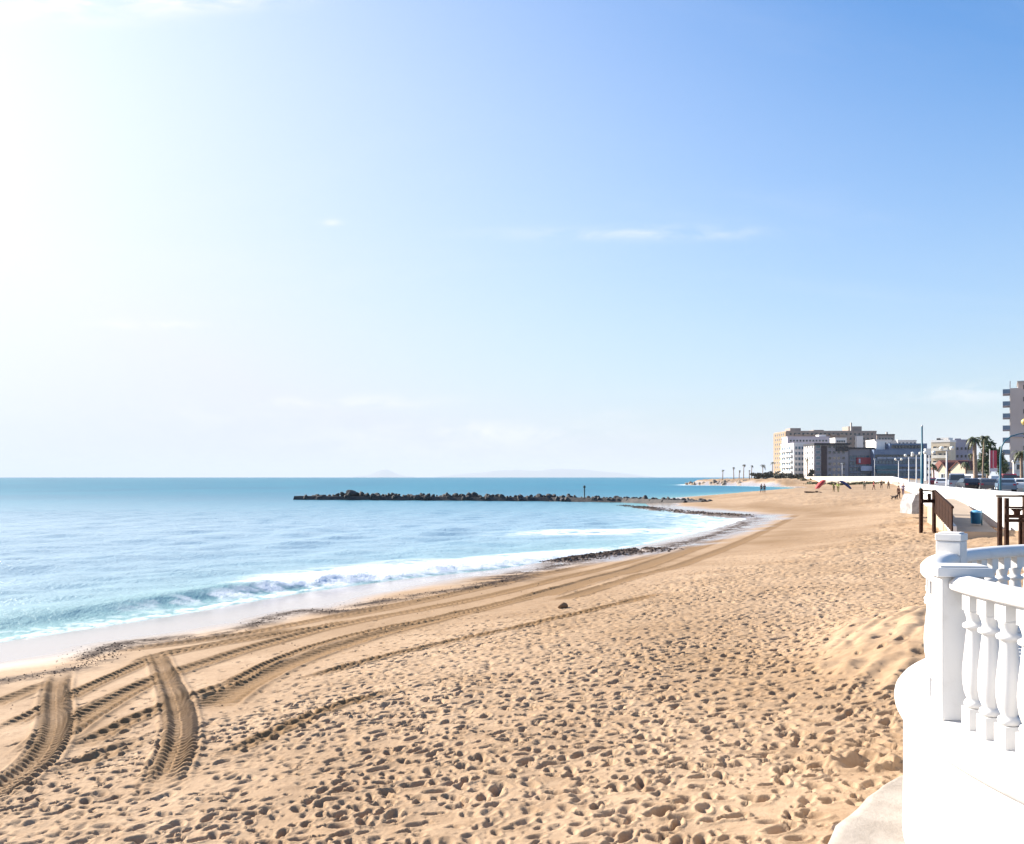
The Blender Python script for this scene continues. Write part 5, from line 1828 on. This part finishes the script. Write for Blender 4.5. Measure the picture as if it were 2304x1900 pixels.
# kites resting on the sand
def kite(label, px, py, lean, cols, rz):
    x, y, z_ = on_sand(px, py)
    r_ = thing('kite', label, 'kite', (x, y, z_), rz, 'kites resting on the far sand')
    n_ = 14
    vs, fs = [], []
    for i in range(n_ + 1):
        a = math.pi * (0.08 + 0.84 * i / n_)
        cw = 1.0 * math.sin(a) + 0.12
        x_, z2 = -math.cos(a) * 1.45, math.sin(a) * 0.3
        for dy_2, dz2 in ((-cw * 0.5, 0), (0, 0.16 * cw), (cw * 0.5, 0.02)):
            vs.append((x_, dy_2, z2 + dz2))
    for i in range(n_):
        for j in (0, 1):
            fs.append((3 * i + j, 3 * i + j + 1, 3 * i + 4 + j, 3 * i + 3 + j))
    o = MB().add(vs, fs, 0, True).build('canopy', plain('kite_cloth', cols[0], 0.7), r_, (0, 0, 0.75), (0.5, lean, 0))
    sm_ = o.modifiers.new('thick', 'SOLIDIFY')
    sm_.thickness = 0.02
    MB().tube([vs[3 * i] for i in range(n_ + 1)], 0.09, 8).build('leading_edge', plain('kite_tube', cols[1], 0.7), r_, (0, 0, 0.75), (0.5, lean, 0))


kite('red kite tilted up on the far sand', 1846, 1100, -0.75, [(0.36, 0.03, 0.03), (0.28, 0.03, 0.03)], 0.2)
kite('navy blue kite tilted on the sand right of the lime figures', 1902, 1101, 0.65, [(0.02, 0.025, 0.12), (0.03, 0.03, 0.08)], -0.2)

# ------------------------------------------------------------------ seaweed and small litter on the sand
m = MB()
rg = np.random.default_rng(77)
WP = wrack_w
cum = [0]
for a, b in zip(WP[:-1], WP[1:]):
    cum.append(cum[-1] + math.dist(a, b))
cnt = 5200
u = rg.uniform(0, 1, cnt) ** 1.35 * cum[-1] * 0.75
px_ = np.interp(u, cum, [p_[0] for p_ in WP])
py_ = np.interp(u, cum, [p_[1] for p_ in WP])
clump = fbm(u / 4.0, u * 0 + 3.3, 15, 3)
keep = rg.uniform(0, 1, cnt) < sstep(0.30, 0.62, clump) + 0.12
spread = 0.22 + 0.65 * sstep(0.45, 0.72, clump)
X_ = px_ + rg.normal(0, 1, cnt) * spread
Y_ = py_ + rg.normal(0, 1, cnt) * spread * 1.1
# scattered bits over the smooth upper sand
cnt2 = 1500
X2 = rg.uniform(-9, 12, cnt2)
Y2 = rg.uniform(7, 42, cnt2)
s2 = shore_s(X2, Y2)
k2 = (s2 > 5.5) & (s2 < 19) & (rg.uniform(0, 1, cnt2) < sstep(0.42, 0.7, fbm(X2 / 2.2, Y2 / 2.2, 97, 3)) + 0.06)
# thick bank at the water's edge and at the root of the breakwater
cnt3 = 4200
t3 = rg.uniform(-5.2, 5.2, cnt3)
o3 = rg.normal(0, 0.62, cnt3)
X3, Y3 = 6.0 + 0.70 * t3 - 0.714 * o3, 53.0 + 0.714 * t3 + 0.70 * o3
k3 = rg.uniform(0, 1, cnt3) < sstep(0.32, 0.55, fbm(X3 / 0.9, Y3 / 0.9, 41, 4, 0.65))
u4 = rg.uniform(0, 1, 1500)
X4 = np.interp(u4, [0, 0.4, 0.75, 1], [19, 21.5, 24.5, 28]) + rg.normal(0, 0.8, 1500)
Y4 = np.interp(u4, [0, 0.4, 0.75, 1], [152, 132, 116, 106]) + rg.normal(0, 1.2, 1500)
X3, Y3 = np.concatenate([X3[k3], X4]), np.concatenate([Y3[k3], Y4])
s3 = rg.uniform(0.05, 0.16, len(X3)) * np.where(Y3 > 80, 1.3, 0.8)
X_ = np.concatenate([X_[keep], X2[k2], X3])
Y_ = np.concatenate([Y_[keep], Y2[k2], Y3])
szs = np.concatenate([rg.uniform(0.014, 0.042, int(keep.sum())), rg.uniform(0.012, 0.035, int(k2.sum())), s3])
Z_, _a = beach_z(X_, Y_)
Z_ = np.maximum(Z_, SEA - 0.02)
vs, fs = [], []
for x, y, z_, s_ in zip(X_, Y_, Z_, szs):
    a = rg.uniform(0, 6.283)
    ca, sa = math.cos(a) * s_, math.sin(a) * s_
    b_ = len(vs)
    h_ = s_ * rg.uniform(0.3, 0.8)
    w_ = rg.uniform(0.25, 0.6)
    vs += [(x - ca, y - sa, z_ - 0.01), (x + sa * w_, y - ca * w_, z_ - 0.01), (x + ca, y + sa, z_ + h_ * 0.3), (x - sa * w_, y + ca * w_, z_ - 0.01), (x + ca * 0.2, y + sa * 0.2, z_ + h_)]
    fs += [(b_, b_ + 1, b_ + 4), (b_ + 1, b_ + 2, b_ + 4), (b_ + 2, b_ + 3, b_ + 4), (b_ + 3, b_, b_ + 4)]
m.add(vs, fs)
kind(m.build('seaweed_litter', weed_mat), 'stuff')
# clod of sand standing alone
x, y, z_ = on_sand(1266, 1368)
me = rock_mesh(99)
me.materials.append(plain('damp_clod', (0.24, 0.14, 0.07), 0.95))
tag(put('sand_clod', me, None, (x, y, z_ + 0.06), (0.3, 0.1, 0.5), 0, (0.17, 0.12, 0.11)), 'single dark clod lying alone on the smooth sand', 'clod')
x, y, z_ = on_sand(1892, 1872)
me = rock_mesh(97)
me.materials.append(weed_mat)
tag(put('seaweed_clump', me, None, (x, y, z_ + 0.01), (0.1, 0.1, 0.5), 0, (0.10, 0.06, 0.03)), 'small dark seaweed clump at the edge of the concrete footing', 'seaweed')

# ------------------------------------------------------------------ sea air
USE_HAZE = True
if USE_HAZE:
    hz = MB().box(-42000, 42000, -400, 43000, -62, 460)
    hm_ = bpy.data.materials.new('haze_air')
    hm_.use_nodes = True
    t = NT(hm_.node_tree)
    out = t.n('ShaderNodeOutputMaterial')
    pv = t.n('ShaderNodeVolumePrincipled')
    pv.inputs['Color'].default_value = (0.56, 0.59, 0.63, 1)
    pv.inputs['Density'].default_value = 0.00005
    pv.inputs['Anisotropy'].default_value = 0.0
    t.l(pv.outputs[0], out.inputs['Volume'])
    kind(hz.build('haze', hm_), 'stuff')
